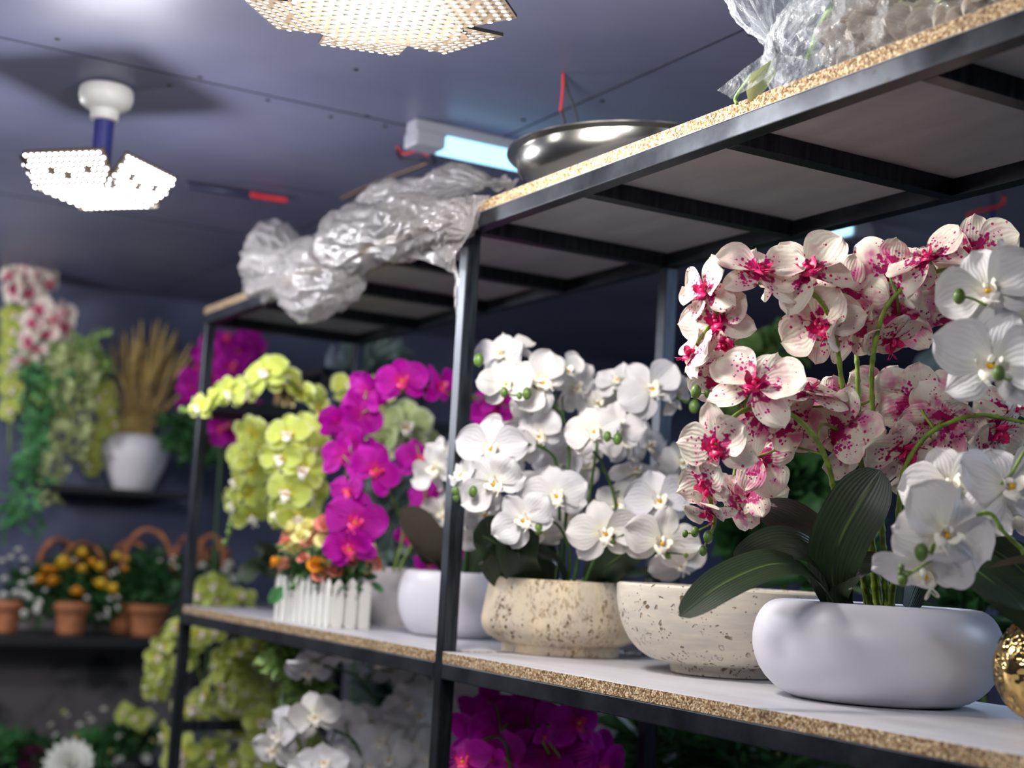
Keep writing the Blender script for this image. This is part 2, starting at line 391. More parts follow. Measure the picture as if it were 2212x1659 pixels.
board(S+.001, L-.001, -T_, 'white laminated chipboard shelf under the large white bowl, raw flaky front edge')
board(-L+S+.001, -.001, -T_, 'white laminated chipboard shelf carrying the picket fence planter, left of the near post')
board(.0005, L+S, H, 'top chipboard panel carrying the steel basin and the clear bag of flowers')
board(-L, -.0005, H, 'top chipboard panel under the crumpled milky plastic film')
board(S+.001, L-.001, LO-T_, 'lower chipboard shelf beneath the large white bowl')
board(-L+S+.001, -.001, LO-T_, 'lower chipboard shelf beneath the picket fence planter')

# ------------------------------------------------------------------ orchid flowers
def petal(mb, ang, Ln, Wd, base=.1, tw=.45, cup=.1, droop=.1, wav=.03, ph=0., pk=0., nu=12, nv=10, mi=0, z0=0.):
    ca, sa = math.cos(ang), math.sin(ang)
    def fn(u, v):
        u_ = u
        w = math.sqrt(max(0, 1-((u_-tw)/(1-tw))**2)) if u_ > tw else base+(1-base)*math.sin(u_/tw*PI/2)**1.1
        w = max(w, .015)*Wd
        q = (v-.5)*2; r = .04+u*Ln
        x = r - abs(q)**2*w*.10*(1 if u > tw else 0)
        y = q*w+pk*math.sin(u*PI)*.1
        z = z0 + cup*(q*q)*w - droop*u*u*Ln + wav*math.sin(u*7+ph+q*2.2)*u + wav*.8*math.sin(q*5+ph*1.7)*u*u - .03*math.exp(-(q*6)**2)*math.sin(u*PI)
        return (x*ca-y*sa, x*sa+y*ca, z)
    mb.surf(fn, nu, nv, mi=mi)
FL = {}
def flower_meshes(kind, mat, lipm, calm, nvar=5, sep=.34, tips=1.):
    out = []
    for k in range(nvar):
        R_ = random.Random(hash_(kind)+k*13); g = R_.uniform
        mb = M()
        for a in (90, 214, 326):      # sepals behind
            petal(mb, math.radians(a+g(-6, 6)), .92*g(.92, 1.05), sep*g(.92, 1.1), .25, .5, g(-.3, .4), g(-.1, .42), g(.02, .07), g(0, 6), z0=-.05)
        for a in (14, 166):
            petal(mb, math.radians(a+g(-7, 7)), .98*g(.95, 1.06), .53*g(.94, 1.06), .12, .5, g(-.2, .42), g(-.28, .34), g(.03, .08), g(0, 6), g(-.5, .5), 14, 12, z0=.02)
        me = mb.data(kind+'_flower', mat)
        lb = M()
        lb.ball((0, .07, .12), (.055, .06, .13), 6, 8, 0, Matrix.Rotation(.5, 3, 'X'))
        for sx in (-1, 1):
            def lobe(u, v, sx=sx):
                q = (v-.5)*2; w = .13*math.sin(PI*min(1, .12+u*.88))**.6
                return (sx*(.05+.16*math.sin(u*1.6)+.02*q), -.03+q*w+.05*u, .08+.27*u*u**.2-.05*u*u)
            lb.surf(lobe, 6, 5)
            pts = [Vector((sx*(.02+.05*t_+.10*math.sin(t_*4.5)), -.30-.14*math.sin(t_*3.0)+.10*t_, .20+.16*math.sin(t_*3.2))) for t_ in [i/9 for i in range(10)]]
            lb.tube(pts, lambda t_: .014*(1-.6*t_), 5, 0)
        def mid(u, v):
            q = (v-.5)*2; w = (.03+.15*math.sin(PI*u**.8))*(1 if u < .97 else .3)
            return (q*w, -.05-.30*u, .06+.16*math.sin(u*2.4)-.10*q*q*math.sin(u*3))
        lb.surf(mid, 8, 6)
        lb.ball((0, -.05, .14), (.062, .055, .055), 5, 7, 1)
        lm = lb.data(kind+'_lip', [lipm, calm])
        out.append((me, lm))
    FL[kind] = out
def hash_(s_): return sum(ord(c)*(i+1) for i, c in enumerate(s_))
flower_meshes('spot', MT['spot'], MT['lip_r'], MT['lip_p'], 6, .36)
flower_meshes('white', MT['white'], MT['lip_w'], MT['callus'], 6, .38)
flower_meshes('lime', MT['lime'], MT['lip_w'], MT['brown'], 5, .36)
flower_meshes('green', MT['green'], MT['lip_w'], MT['callus'], 3, .4)
flower_meshes('mag', MT['mag'], MT['lip_p'], MT['callus'], 5, .34)
flower_meshes('bagf', MT['bagf'], MT['bagf'], MT['bagf'], 3, .4)
NF = [0]
def flower(parent, kind, pos, az, el, roll, R0, stems=None, name='flower', stalk_mat='stem', rs=None):
    a, e, r = map(math.radians, (az, el, roll))
    n = -FWD*(math.cos(e)*math.cos(a)) + RT*(math.cos(e)*math.sin(a)) + UP*math.sin(e)
    up = UP - n*UP.dot(n)
    if up.length < .2: up = FWD - n*FWD.dot(n)
    up.normalize(); up = Matrix.Rotation(r, 3, n) @ up; xr = up.cross(n)
    mm = Matrix((xr, up, n)).transposed().to_4x4() @ Matrix.Scale(R0, 4)
    pw = WLOC[parent.name]; k = NF[0]; NF[0] += 1
    me, lm = FL[kind][(k*7+int(pos.x*1000)) % len(FL[kind])]
    o = bpy.data.objects.new(name, me); COL.objects.link(o); o.parent = parent
    mm.translation = pos-pw; o.matrix_basis = mm
    l_ = bpy.data.objects.new('lip', lm); COL.objects.link(l_); l_.parent = o
    if stems:
        back = pos-n*(R0*.05)
        best = min((q for st in stems for q in st), key=lambda q: (q-(pos-n*R0*.5)).length)
        if (best-back).length < R0*3.2:
            mid = (best+back)/2 - n*R0*.3+UP*R0*.15
            sb = M(); sb.tube(spline([best, mid, back], 4), R0*.032, 5)
            wm = mm.copy(); wm.translation = pos; inv = wm.inverted()
            s_ = bpy.data.objects.new('stalk', sb.data('stalk', MT[stalk_mat], inv=inv)); COL.objects.link(s_); s_.parent = o
    return o
def bud(parent, pos, r=.006, d=None, mat='bud'):
    mb = M(); d = (d or Vector((0, 0, 1))).normalized(); q = d.to_track_quat('Z', 'Y').to_matrix()
    r *= .84; mb.ball(pos, (r, r, r*1.35), 6, 8, 0, q); return part('bud', mb, MT[mat], parent, origin=pos)
def stem(parent, pts, r, mat='stem', joints=True, name='flower_stem', n=10):
    sp = spline(pts, n); ln = sum((sp[i+1]-sp[i]).length for i in range(len(sp)-1))
    # resample with node rings
    if joints:
        per = .024; N_ = max(8, int(ln/.003)); acc = [0]
        for i in range(len(sp)-1): acc.append(acc[-1]+(sp[i+1]-sp[i]).length)
        q = []; j = 0
        for i in range(N_+1):
            s_ = ln*i/N_
            while j < len(sp)-2 and acc[j+1] < s_: j += 1
            f = (s_-acc[j])/max(1e-9, acc[j+1]-acc[j]); q.append(sp[j].lerp(sp[j+1], min(1, f)))
        mb = M(); mb.tube(q, lambda t_: r*(1-.45*t_)*(1+.28*math.exp(-(((t_*ln) % per)/per*9-.5)**2)), 9)
    else:
        mb = M(); mb.tube(sp, lambda t_: r*(1-.4*t_), 7)
    part(name, mb, MT[mat], parent, origin=sp[0]); return sp
def leafblade(parent, pts, w, nrm, mat='leaf', fold=.25, tipw=.5, name='leaf', wav=.0):
    """strap leaf along world points; nrm in camera axes (right, up, towards) or a list of two to twist"""
    sp = spline(pts, 10); n = len(sp); N2 = nrm if isinstance(nrm, list) else [nrm, nrm]
    def V3(a): return (RT*a[0]+UP*a[1]-FWD*a[2]).normalized()
    a0, a1 = V3(N2[0]), V3(N2[1]); mb = M()
    def fn(u, v):
        i = min(n-1, int(round(u*(n-1)))); p = sp[i]
        T = (sp[min(n-1, i+1)]-sp[max(0, i-1)]).normalized()
        nn = a0.lerp(a1, u); nn = (nn-T*nn.dot(T)).normalized(); c_ = T.cross(nn)
        q = (v-.5)*2
        ww = w*.5*(.42+.58*math.sin(min(1, u/tipw)*PI/2)) * (1 if u < .72 else math.sqrt(max(0.0004, 1-((u-.72)/.28)**2)))
        return p + c_*(q*ww) + nn*(abs(q)**1.3*ww*fold + wav*math.sin(u*9+q*2)*abs(q))
    mb.surf(fn, n-1, 8)
    return part(name, mb, MT[mat], parent, origin=sp[0])
def flowers(parent, kind, dep, R0, text, stems, name='flower', sm='stem'):
    for ln in text.strip().split('\n'):
        v_ = [float(q) for q in ln.split()]
        px, py, dd, az, el, ro = v_[:6]; sc = v_[6] if len(v_) > 6 else 1
        flower(parent, kind, at(px, py, dep+dd), az, el, ro, R0*sc, stems, name, sm)
def P3(dep, text):
    return [at(a, b, dep+c) for a, b, c in (map(float, q.split()) for q in text.split(','))]

# ---- the spotted orchid in the large white bowl
BC = Vector((.722, .250, 0))
def squash_bowl(c, R_, h, rb, rr):
    pr = [(rb*.96, .0), (rb, .001)]
    for i in range(1, 15):
        a = -PI/2+PI*i/15; t_ = (math.sin(a)+1)/2
        t_ = .58*(1+math.sin(a)) if a < 0 else .58+.42*math.sin(a)
        r = rb+(R_-rb)*math.cos(a)**1.12 if a < 0 else rr+(R_-rr)*math.cos(a)**.9; pr.append((r, h*t_))
    pr += [(rr, h), (rr-.006, h-.002), (rr-.002, h-.016), (rr, h-.03), (0.0001, h-.03)]
    return pr
whitepot = thing('potted_orchid', 'magenta-spotted white orchid in the largest white bowl, front right of the shelf', 'potted orchid', BC)
mb = M(); mb.lathe(squash_bowl(BC, .154, .120, .092, .118), BC, 96); part('bowl', mb, MT['porc'], whitepot, origin=BC, sharp=50)
mb = M(); mb.lathe([(.115, .0), (.06, .006), (.0001, .007)], BC+Vector((0, 0, .094)), 40)
part('soil', mb, MT['soil'], whitepot)
DS = 1.84
st = []
st.append(stem(whitepot, P3(DS, '1893 1310 0,1878 1150 0,1860 1000 .0,1836 900 -.01,1822 850 -.01,1806 735 -.02,1786 672 -.03,1755 634 -.04,1715 618 -.05,1650 610 -.05,1600 618 -.05,1570 640 -.05,1540 690 -.04,1505 745 -.03'), .0042))
st.append(stem(whitepot, P3(DS, '1903 1310 .01,1885 1180 .02,1868 1000 .03,1856 900 .03,1851 780 .03,1842 700 .04,1850 640 .06,1890 600 .1'), .0042))
st.append(stem(whitepot, P3(DS, '1915 1310 0,1906 1150 0,1893 1000 0,1886 900 0,1883 800 -.01,1895 720 -.02,1915 663 -.03,1952 622 -.03,1998 595 -.03,2060 580 -.03,2120 585 -.02,2165 610 -.01'), .0042))
st.append(stem(whitepot, P3(DS, '1880 1310 -.02,1850 1200 -.03,1810 1090 -.05,1790 1010 -.06,1770 960 -.07,1738 918 -.08,1698 890 -.08,1650 880 -.08,1600 890 -.08,1560 930 -.08,1540 990 -.08,1530 1060 -.07,1545 1120 -.06,1530 1165 -.06'), .004))
st.append(stem(whitepot, P3(DS, '1925 1310 -.02,1935 1200 -.03,1942 1090 -.04,1952 1020 -.05,1981 964 -.06,2025 925 -.06,2100 898 -.06,2160 902 -.05,2225 915 -.05'), .004))
st.append(stem(whitepot, P3(DS, '1872 1310 .05,1850 1150 .06,1838 1030 .06,1800 900 .1,1720 850 .12,1650 880 .14,1600 960 .14,1575 1090 .12'), .0036))
flowers(whitepot, 'spot', DS, .0555, '''1642 586 -.06 15 48 -15
1741 586 -.05 -10 42 30 1.1
1700 600 .0 -140 40 0 .9
1830 632 .02 140 15 20
1860 655 .05 200 -10 60 .9
1772 700 -.02 -35 -12 35
1845 708 -.01 25 -28 165 .95
1525 625 -.05 -62 12 5 .85
1548 690 -.04 -28 5 20 .9
1562 745 .0 -20 -15 100 .85
1497 765 -.04 -75 30 -20 .75
1548 812 -.02 -30 -30 50 .85
1632 832 -.1 -15 38 -25 1.08
1925 585 -.01 150 25 20 1.0
2003 556 -.05 -45 45 40 .95
2105 548 -.03 -22 12 0 1.0
2165 590 .03 40 20 40 .9
1942 680 .02 165 -15 140 1.05
1925 735 .0 25 -45 10 .85
2060 690 .02 165 5 60 .95
1690 912 .0 155 -25 30 1.1
1640 900 -.02 -160 20 100 .9
1810 930 -.02 145 -20 10 1.05
1842 965 .0 25 -30 190 .9
1548 960 -.11 -38 -2 12 .95
1640 985 .04 165 -10 80 .95
1525 1045 -.08 -62 -22 20 .8
1745 848 -.03 5 74 0 1.0
1700 862 .03 20 70 80 .95
1800 872 .06 150 35 10 .95
1985 868 .0 155 25 10 1.1
1950 975 -.03 25 -35 160 1.05
2010 950 .0 160 -15 100 1.0
2040 905 -.03 150 35 45 1.0
2150 935 -.03 25 -30 170 1.0
2175 880 .0 15 45 20 .9
1905 858 .08 190 15 20 .95
1980 1050 -.01 10 -50 170 .62
1628 1060 .06 150 -35 150 .8
1585 1085 .05 -140 -30 60 .75
1530 1105 -.07 -45 -45 10 .62
1775 630 .08 170 30 60 .9
1990 610 .06 170 -10 10 .95''', st)
for (px, py, r) in ((1503, 846, .008), (1528, 850, .005), (1548, 856, .0065), (1537, 852, .005), (1530, 1160, .0075), (1519, 1190, .006), (1480, 1153, .0045), (1501, 1149, .006)):
    bud(whitepot, at(px, py, DS-.06), r)
for st_pts in ('1530 1160 -.06,1522 1180 -.06,1518 1192 -.06', '1503 846 -.04,1525 850 -.05,1548 856 -.05', '1540 1130 -.06,1501 1149 -.06,1480 1153 -.06'):
    mb = M(); mb.tube(spline(P3(DS, st_pts), 5), .0012, 5); part('bud_stalk', mb, MT['stem'], whitepot)
mb = M(); mb.tube([at(1875, 974, DS-.012), at(1902, 973, DS-.012)], .0022, 6); mb.box((-.004, -.003, -.003), (.004, .003, .003), mm=Matrix.Translation(at(1896, 973, DS-.013)))
part('plant_tie', mb, MT['ltw'], whitepot, smooth=False)
LB = ('1845 1300 -.06,')
leafblade(whitepot, P3(DS, '1815 1325 -.04,1797 1240 -.06,1815 1165 -.08,1855 1090 -.09,1903 1016 -.09'), .072, [(-.55, .1, 1), (-.3, .2, 1)], 'leaf', .12, .55)
leafblade(whitepot, P3(DS, '1815 1325 -.05,1770 1262 -.08,1725 1226 -.11,1660 1220 -.14,1560 1262 -.17,1468 1332 -.19'), .050, [(.1, 1, .5), (.3, 1.0, .75)], 'leaf', .1, .6)
leafblade(whitepot, P3(DS, '1815 1325 -.02,1790 1250 -.03,1750 1200 -.05,1690 1180 -.07,1585 1212 -.09'), .062, [(.4, .6, .6), (.1, .8, .5)], 'leafs', .2, .5)
leafblade(whitepot, P3(DS, '1820 1325 .02,1800 1235 .03,1760 1165 .04,1700 1118 .05,1634 1090 .06'), .052, [(.6, .4, .8), (.4, -.6, .8)], 'leafb', .2, .5)
leafblade(whitepot, P3(DS, '1830 1325 -.05,1815 1280 -.06,1850 1228 -.07,1900 1218 -.06,1985 1225 -.03'), .045, [(-.6, .5, .7), (0, 1, .35)], 'leafs', .25, .5)
leafblade(whitepot, P3(DS, '1960 1318 .03,1990 1250 .06,2040 1200 .1,2110 1210 .13'), .05, [(.6, .5, .7), (0, 1, .5)], 'leaf', .2, .5)

# ---- pitted travertine bowl (empty), between the two
def lathe_thing(name, label, cat, c, prof, mat, seg=72, fn=None, group=None):
    mb = M(); mb.lathe(prof, c, seg, fn=fn); o = part(name, mb, mat, origin=c, sharp=40); return tag(o, label, cat, group)
TB = at(1582, 1452, z=0)
tb = at(1582, 1468, z=0); hd = Vector((FWD.x, FWD.y, 0)).normalized(); TB = tb+hd*.078
pr = [(.070, 0), (.078, .002), (.080, .012), (.084, .016)]
for i in range(1, 13):
    a = i/12*PI/2; pr.append((.084+.078*math.sin(a)**.9, .016+.104*(1-math.cos(a))))
pr += [(.162, .124), (.158, .127), (.150, .127), (.145, .118), (.125, .07), (.09, .035), (.0001, .028)]
lathe_thing('stone_bowl', 'wide pitted travertine bowl standing empty, between the white bowl and the straight stone pot', 'bowl', TB, pr, MT['trav2'], 96)

# ---- white orchid in stained travertine pot
TP = at(1215, 1421, z=0)+hd*.098
wp = thing('potted_orchid', 'white orchid with many blooms in a brown-stained travertine pot right of the post', 'potted orchid', TP)
pr = [(.093, 0), (.097, .001), (.097, .016), (.104, .018), (.122, .026), (.130, .036), (.1335, .046), (.134, .054), (.124, .118), (.1225, .1215), (.119, .122), (.112, .116), (.112, .10), (.0001, .10)]
mb = M(); mb.lathe(pr, TP, 96); part('pot', mb, MT['trav'], wp, origin=TP, sharp=50)
mb = M(); mb.lathe([(.112, .1), (.05, .106), (.0001, .108)], TP, 40); part('soil', mb, MT['soil'], wp)
DW = 2.42; st = []
for s_ in ('1215 1280 .0,1218 1180 0,1225 1080 0,1229 960 0,1215 900 -.02,1170 850 -.05,1120 810 -.05,1080 800 -.03',
           '1235 1280 .0,1260 1150 .0,1275 1060 0,1290 960 0,1300 900 0,1350 860 .0,1420 850 0,1490 870 0',
           '1200 1280 -.02,1208 1180 -.02,1207 1050 -.02,1195 985 -.03,1140 960 -.06,1080 985 -.08,1020 1050 -.08,985 1060 -.08',
           '1245 1280 -.03,1300 1200 -.03,1330 1100 -.03,1300 1000 -.04,1270 960 -.05,1310 945 -.07',
           '1225 1280 -.05,1230 1190 -.07,1200 1130 -.1,1160 1140 -.12', '1255 1280 -.05,1290 1200 -.07,1330 1150 -.1,1400 1150 -.12,1450 1190 -.12',
           '1190 1280 .03,1150 1200 .05,1090 1110 .06,1040 1120 .06', '1250 1280 .04,1320 1120 .07,1380 1040 .09,1450 1030 .1'):
    st.append(stem(wp, P3(DW, s_), .0032, 'dstem', False))
flowers(wp, 'white', DW, .050, '''1094 830 -.07 -8 18 5 .92
1168 826 -.05 12 8 60 1.12
1083 765 .03 -30 30 10 .95
1105 748 .06 20 60 0 .85
1222 802 .02 45 25 20 .8
1240 835 .05 40 -10 50 .95
1405 838 -.02 10 8 35 1.12
1336 822 .05 -30 40 0 .85
1330 845 .09 150 -10 0 .9
1462 850 .02 55 10 30 .85
1282 932 -.1 -5 15 20 .98
1332 918 -.07 10 35 -10 .98
1060 968 -.1 -5 8 0 1.12
1112 985 -.06 20 -5 60 .9
1162 942 -.04 5 10 40 .95
1088 925 .03 -20 55 0 .85
1010 980 .04 -60 30 0 .8
997 1026 -.1 -48 15 10 .72
1066 1042 -.13 -12 -2 42 1.12
1232 968 .06 10 10 0 .9
1352 952 .05 20 10 20 .95
1400 960 .08 40 10 0 .9
1374 1020 .0 0 62 10 .95
1200 1070 -.08 0 10 15 1.15
1170 1045 .02 -20 40 60 .95
1130 1122 -.14 -12 5 35 1.02
1162 1155 -.05 0 -30 0 .9
1305 1150 -.14 8 5 8 1.12
1332 1090 -.02 -5 10 50 .9
1422 1080 -.1 5 12 10 1.12
1440 1050 .03 30 40 0 .95
1430 1168 -.15 3 -5 -15 1.2
1466 1215 -.06 15 -20 30 .95
1050 1110 .05 -15 0 0 .95
1035 1150 .06 -30 -30 30 .85
1232 1130 .03 0 -20 0 .95
1010 1150 .08 140 0 0 .8
1265 1000 .07 0 0 80 .9
1470 1000 .06 40 20 0 .9
1150 880 .05 160 0 0 .8
1290 870 .08 10 10 0 .85
1400 1110 .04 0 -20 0 .9
1205 1010 .05 -10 10 0 .9''', st, sm='dstem')
for (px, py, r) in ((1089, 847, .007), (1122, 855, .005), (1138, 850, .008), (1034, 778, .009), (1312, 943, .007), (1334, 948, .008), (984, 1061, .007), (1022, 1062, .008), (1163, 1143, .008), (1323, 1165, .007), (1443, 1194, .008), (1500, 878, .009), (985, 1075, .006), (1482, 1197, .005)):
    bud(wp, at(px, py, DW-.14), r*1.1)
for q in ('1089 847 -.14,1110 854 -.14,1138 851 -.13', '1312 943 -.14,1330 947 -.13,1334 930 -.1', '1323 1165 -.14,1350 1154 -.14', '1443 1194 -.15,1482 1197 -.14', '984 1061 -.13,1022 1062 -.12,1050 1055 -.1', '1400 1175 0,1500 1180 0'):
    mb = M(); mb.tube(spline(P3(DW, q), 4), .0014, 5); part('bud_stalk', mb, MT['dstem'], wp)
leafblade(wp, P3(DW, '1130 1290 -.02,1100 1230 -.05,1072 1175 -.07,1022 1150 -.08'), .085, [(-.3, .4, 1), (-.3, .7, .8)], 'leaf', .15)
leafblade(wp, P3(DW, '1170 1290 -.06,1130 1230 -.08,1120 1180 -.1,1140 1120 -.1'), .075, (-.5, .1, 1), 'leaf', .15)
leafblade(wp, P3(DW, '1225 1290 -.04,1205 1225 -.06,1160 1195 -.08,1090 1180 -.09'), .045, (.2, 1, .5), 'leafs', .3)
leafblade(wp, P3(DW, '1280 1290 -.02,1290 1240 -.03,1350 1190 -.04,1400 1120 -.05'), .06, (.5, .5, .7), 'leaf', .2)
leafblade(wp, P3(DW, '1290 1290 .02,1330 1255 .02,1400 1245 .02,1470 1260 .02'), .045, (.1, 1, .3), 'leafs', .3)
leafblade(wp, P3(DW, '1190 1290 .02,1180 1220 .03,1165 1160 .03,1180 1100 .03'), .05, (-.3, .2, 1), 'leaf', .2)

mb = M(); fpt = at(1362, 1411, z=.004)
for _ in (0,): mb.surf(lambda u, v: (fpt.x+(u-.5)*.032, fpt.y+(v-.5)*.024*math.sin(PI*(.08+.84*u)), .003+.004*math.sin(u*3)+.003*(v-.5)**2*4), 8, 6)
tag(part('fallen_petal', mb, MT['white']), 'fallen white petal lying on the shelf between the two stone pots', 'petal')
# ---- hammered gold vase with white orchid, right edge
GV = Vector((.988, .262, 0))
gv = thing('potted_orchid', 'white orchid in a hammered gold vase at the right edge of the shelf', 'potted orchid', GV)
pr = []
for i in range(0, 31):
    a = -PI/2*.86+i/30*PI*.80; pr.append((.067*math.cos(a)**.9, .062+.063*math.sin(a)))
pr = [(.02, 0), (.025, .001)]+pr; pr += [(pr[-1][0]-.003, pr[-1][1]), (pr[-1][0]-.004, pr[-1][1]-.02), (.0001, pr[-1][1]-.022)]
def dimple(p):
    if p.z < .004 or math.hypot(p.x, p.y) < .02: return p
    q = p*72; d = noise.voronoi(q)[0][0]; n_ = Vector((p.x, p.y, (p.z-.062))).normalized()
    return p-n_*(.0042*max(0, 1-(d*1.9)**2))
mb = M(); big = []
for i in range(len(pr)-1):
    for k in range(3): big.append((pr[i][0]+(pr[i+1][0]-pr[i][0])*k/3, pr[i][1]+(pr[i+1][1]-pr[i][1])*k/3))
big.append(pr[-1]); mb.lathe(big, GV, 150, fn=dimple); part('vase', mb, MT['gold'], gv, origin=GV)
DG = 1.60; st = []
st.append(stem(gv, P3(DG, '2262 1390 .02,2250 1300 0,2215 1200 -.02,2190 1170 -.03,2165 1145 -.04,2140 1110 -.04,2100 1120 -.05,2060 1170 -.06,2035 1190 -.06,2010 1215 -.06'), .0032))
st.append(stem(gv, P3(DG, '2265 1390 .02,2290 1100 .05,2300 900 .04,2270 780 .02,2200 760 .0,2120 700 .0,2080 650 .0'), .0034))
st.append(stem(gv, P3(DG, '2270 1390 .0,2300 1200 .0,2280 1020 .0,2230 960 -.02,2180 1030 -.02,2140 1060 -.02'), .003))
flowers(gv, 'white', DG, .050, '''2135 625 -.02 -30 5 25 1.12
2190 600 .04 60 20 0 1.0
2145 785 -.05 -35 5 -8 1.3
2215 690 .02 20 10 30 1.1
2218 830 .02 60 -10 0 .9
2040 1150 -.09 14 4 -38 1.22
1998 1232 -.07 -25 -42 20 1.12
2052 1050 .0 -20 25 20 1.15
2176 1052 -.02 12 28 0 1.25
2110 1080 .04 160 20 0 1.0
2190 1110 .05 150 -20 0 .9
2270 640 .05 10 0 0 1.''', st)
for (px, py, r, dd) in ((1990, 1193, .0085, -.1), (1950, 1252, .0065, -.09), (1947, 1226, .004, -.09), (2158, 806, .008, -.08), (2072, 640, .008, -.03), (2200, 845, .009, -.05), (1944, 1238, .003, -.09)): bud(gv, at(px, py, DG+dd), r)
for q in ('2030 1195 -.08,2010 1212 -.09,1965 1240 -.09,1950 1252 -.09', '1990 1193 -.1,2010 1193 -.09,2024 1202 -.08', '1975 1236 -.09,1955 1234 -.09,1947 1226 -.09', '2158 806 -.08,2180 820 -.07,2225 800 -.05', '2072 640 -.03,2100 645 -.03,2130 660 -.02'):
    mb = M(); mb.tube(spline(P3(DG, q), 5), .0016, 6); part('bud_stalk', mb, MT['stem'], gv)
leafblade(gv, P3(DG, '2262 1385 0,2215 1320 0,2140 1255 .02,2080 1215 .04,2010 1200 .06'), .075, [(.5, .5, .8), (.5, .6, .9)], 'leaf', .12, .4)
leafblade(gv, P3(DG, '2275 1385 .02,2262 1300 .04,2200 1225 .08,2110 1165 .12'), .06, (.2, .5, .9), 'leaf', .15)
leafblade(gv, P3(DG, '2290 1385 0,2310 1270 -.02,2240 1215 -.05,2132 1225 -.07'), .03, (0, .9, -.5), 'leafb', .2)
leafblade(gv, P3(DG, '2290 1385 0,2330 1250 0,2400 1180 0'), .05, (0, .7, .7), 'leaf', .2)

# ---- white bowl left of the post, with white orchid
WB = at(975, 1379, z=0)+hd*.066
wb = thing('potted_orchid', 'orchid in the smaller white bowl standing half behind the near post', 'potted orchid', WB)
mb = M(); mb.lathe(squash_bowl(WB, .108, .122, .066, .088), WB, 64); part('bowl', mb, MT['porc'], wb, origin=WB, sharp=50)
mb = M(); mb.lathe([(.086, 0), (.03, .006), (.0001, .007)], WB+Vector((0, 0, .10)), 32); part('soil', mb, MT['soil'], wb)
DB = 2.78; st = []
for s_ in ('985 1250 0,975 1150 0,960 1050 0,950 960 0,935 1010 -.03', '1000 1250 0,1015 1120 0,1040 1020 .05,1030 1060 .05', '975 1250 0,940 1150 0,935 1100 0,930 1130 -.03'):
    st.append(stem(wb, P3(DB, s_), .0032, 'dstem', False))
flowers(wb, 'white', DB, .05, '''942 1010 -.08 -50 -5 30 1.15
960 975 -.02 -60 40 0 .9
962 1110 -.03 -40 -20 0 1.0
1030 1090 .0 10 -10 0 1.0
1060 1110 .02 30 -20 0 1.0
1020 1150 .0 0 -50 0 .9''', st, sm='dstem')
leafblade(wb, P3(DB, '965 1250 0,950 1210 -.03,915 1150 -.05,868 1100 -.06'), .065, [(-.5, .5, .7), (-.2, .7, .9)], 'leafb', .2)
leafblade(wb, P3(DB, '960 1250 0,940 1215 -.03,905 1180 -.04,870 1140 -.05'), .04, (.1, .9, .5), 'leafb', .3)
leafblade(wb, P3(DB, '1010 1250 .02,1040 1190 .02,1080 1150 .03,1120 1160 .05'), .06, (.2, .7, .8), 'leaf', .2)

# ---- concrete cylinder bowl with lime orchid behind fence, magenta orchid
CC = at(855, 1352, z=0)+hd*.075
cc = thing('potted_orchid', 'magenta orchid in a plain grey concrete cylinder, left of the smaller white bowl', 'potted orchid', CC)
mb = M(); mb.lathe([(.076, 0), (.078, .002), (.082, .118), (.080, .12), (.074, .12), (.073, .10), (.0001, .10)], CC, 64); part('pot', mb, MT['conc'], cc, origin=CC, sharp=50)
mb = M(); mb.lathe([(.073, 0), (.0001, .006)], CC+Vector((0, 0, .1)), 24); part('soil', mb, MT['soil'], cc)
DM = 2.98; st = []
for s_ in ('830 1235 0,800 1150 0,770 1040 -.03,772 970 -.06,790 915 -.08,830 865 -.08,870 850 -.08,930 835 -.04,960 850 0', '850 1235 0,870 1150 0,850 1080 -.04,800 1000 -.08,770 1020 -.13,760 1060 -.16,760 1130 -.18,765 1190 -.18', '860 1235 0,900 1150 0,920 1060 0,910 1000 0,900 960 0'):
    st.append(stem(cc, P3(DM, s_), .0028, 'stem', False))
flowers(cc, 'mag', DM, .049, '''868 822 -.12 5 15 0 1.12
792 845 -.1 150 10 20 1.0
780 895 -.1 -160 -10 40 1.0
732 915 -.1 -160 20 10 .95
760 950 -.12 150 10 60 1.0
742 985 -.12 165 -5 0 1.0
790 985 -.1 -140 10 0 .9
812 1015 -.16 20 15 -35 1.1
755 1062 -.18 -35 10 0 .9
768 1125 -.2 5 5 -20 1.28
756 1182 -.2 -10 -10 10 1.1
950 832 -.03 60 10 0 1.0
905 990 0 20 20 0 1.0
925 1075 0 160 -10 0 .95
888 1160 .04 -30 -30 0 .8
1010 1180 .1 0 0 0 .9
928 1215 -.02 20 -30 0 .65
1115 885 .1 150 -10 0 1.2
1080 862 .1 -20 40 0 1.0
1060 880 .12 0 0 40 1.0''', st, sm='stem')

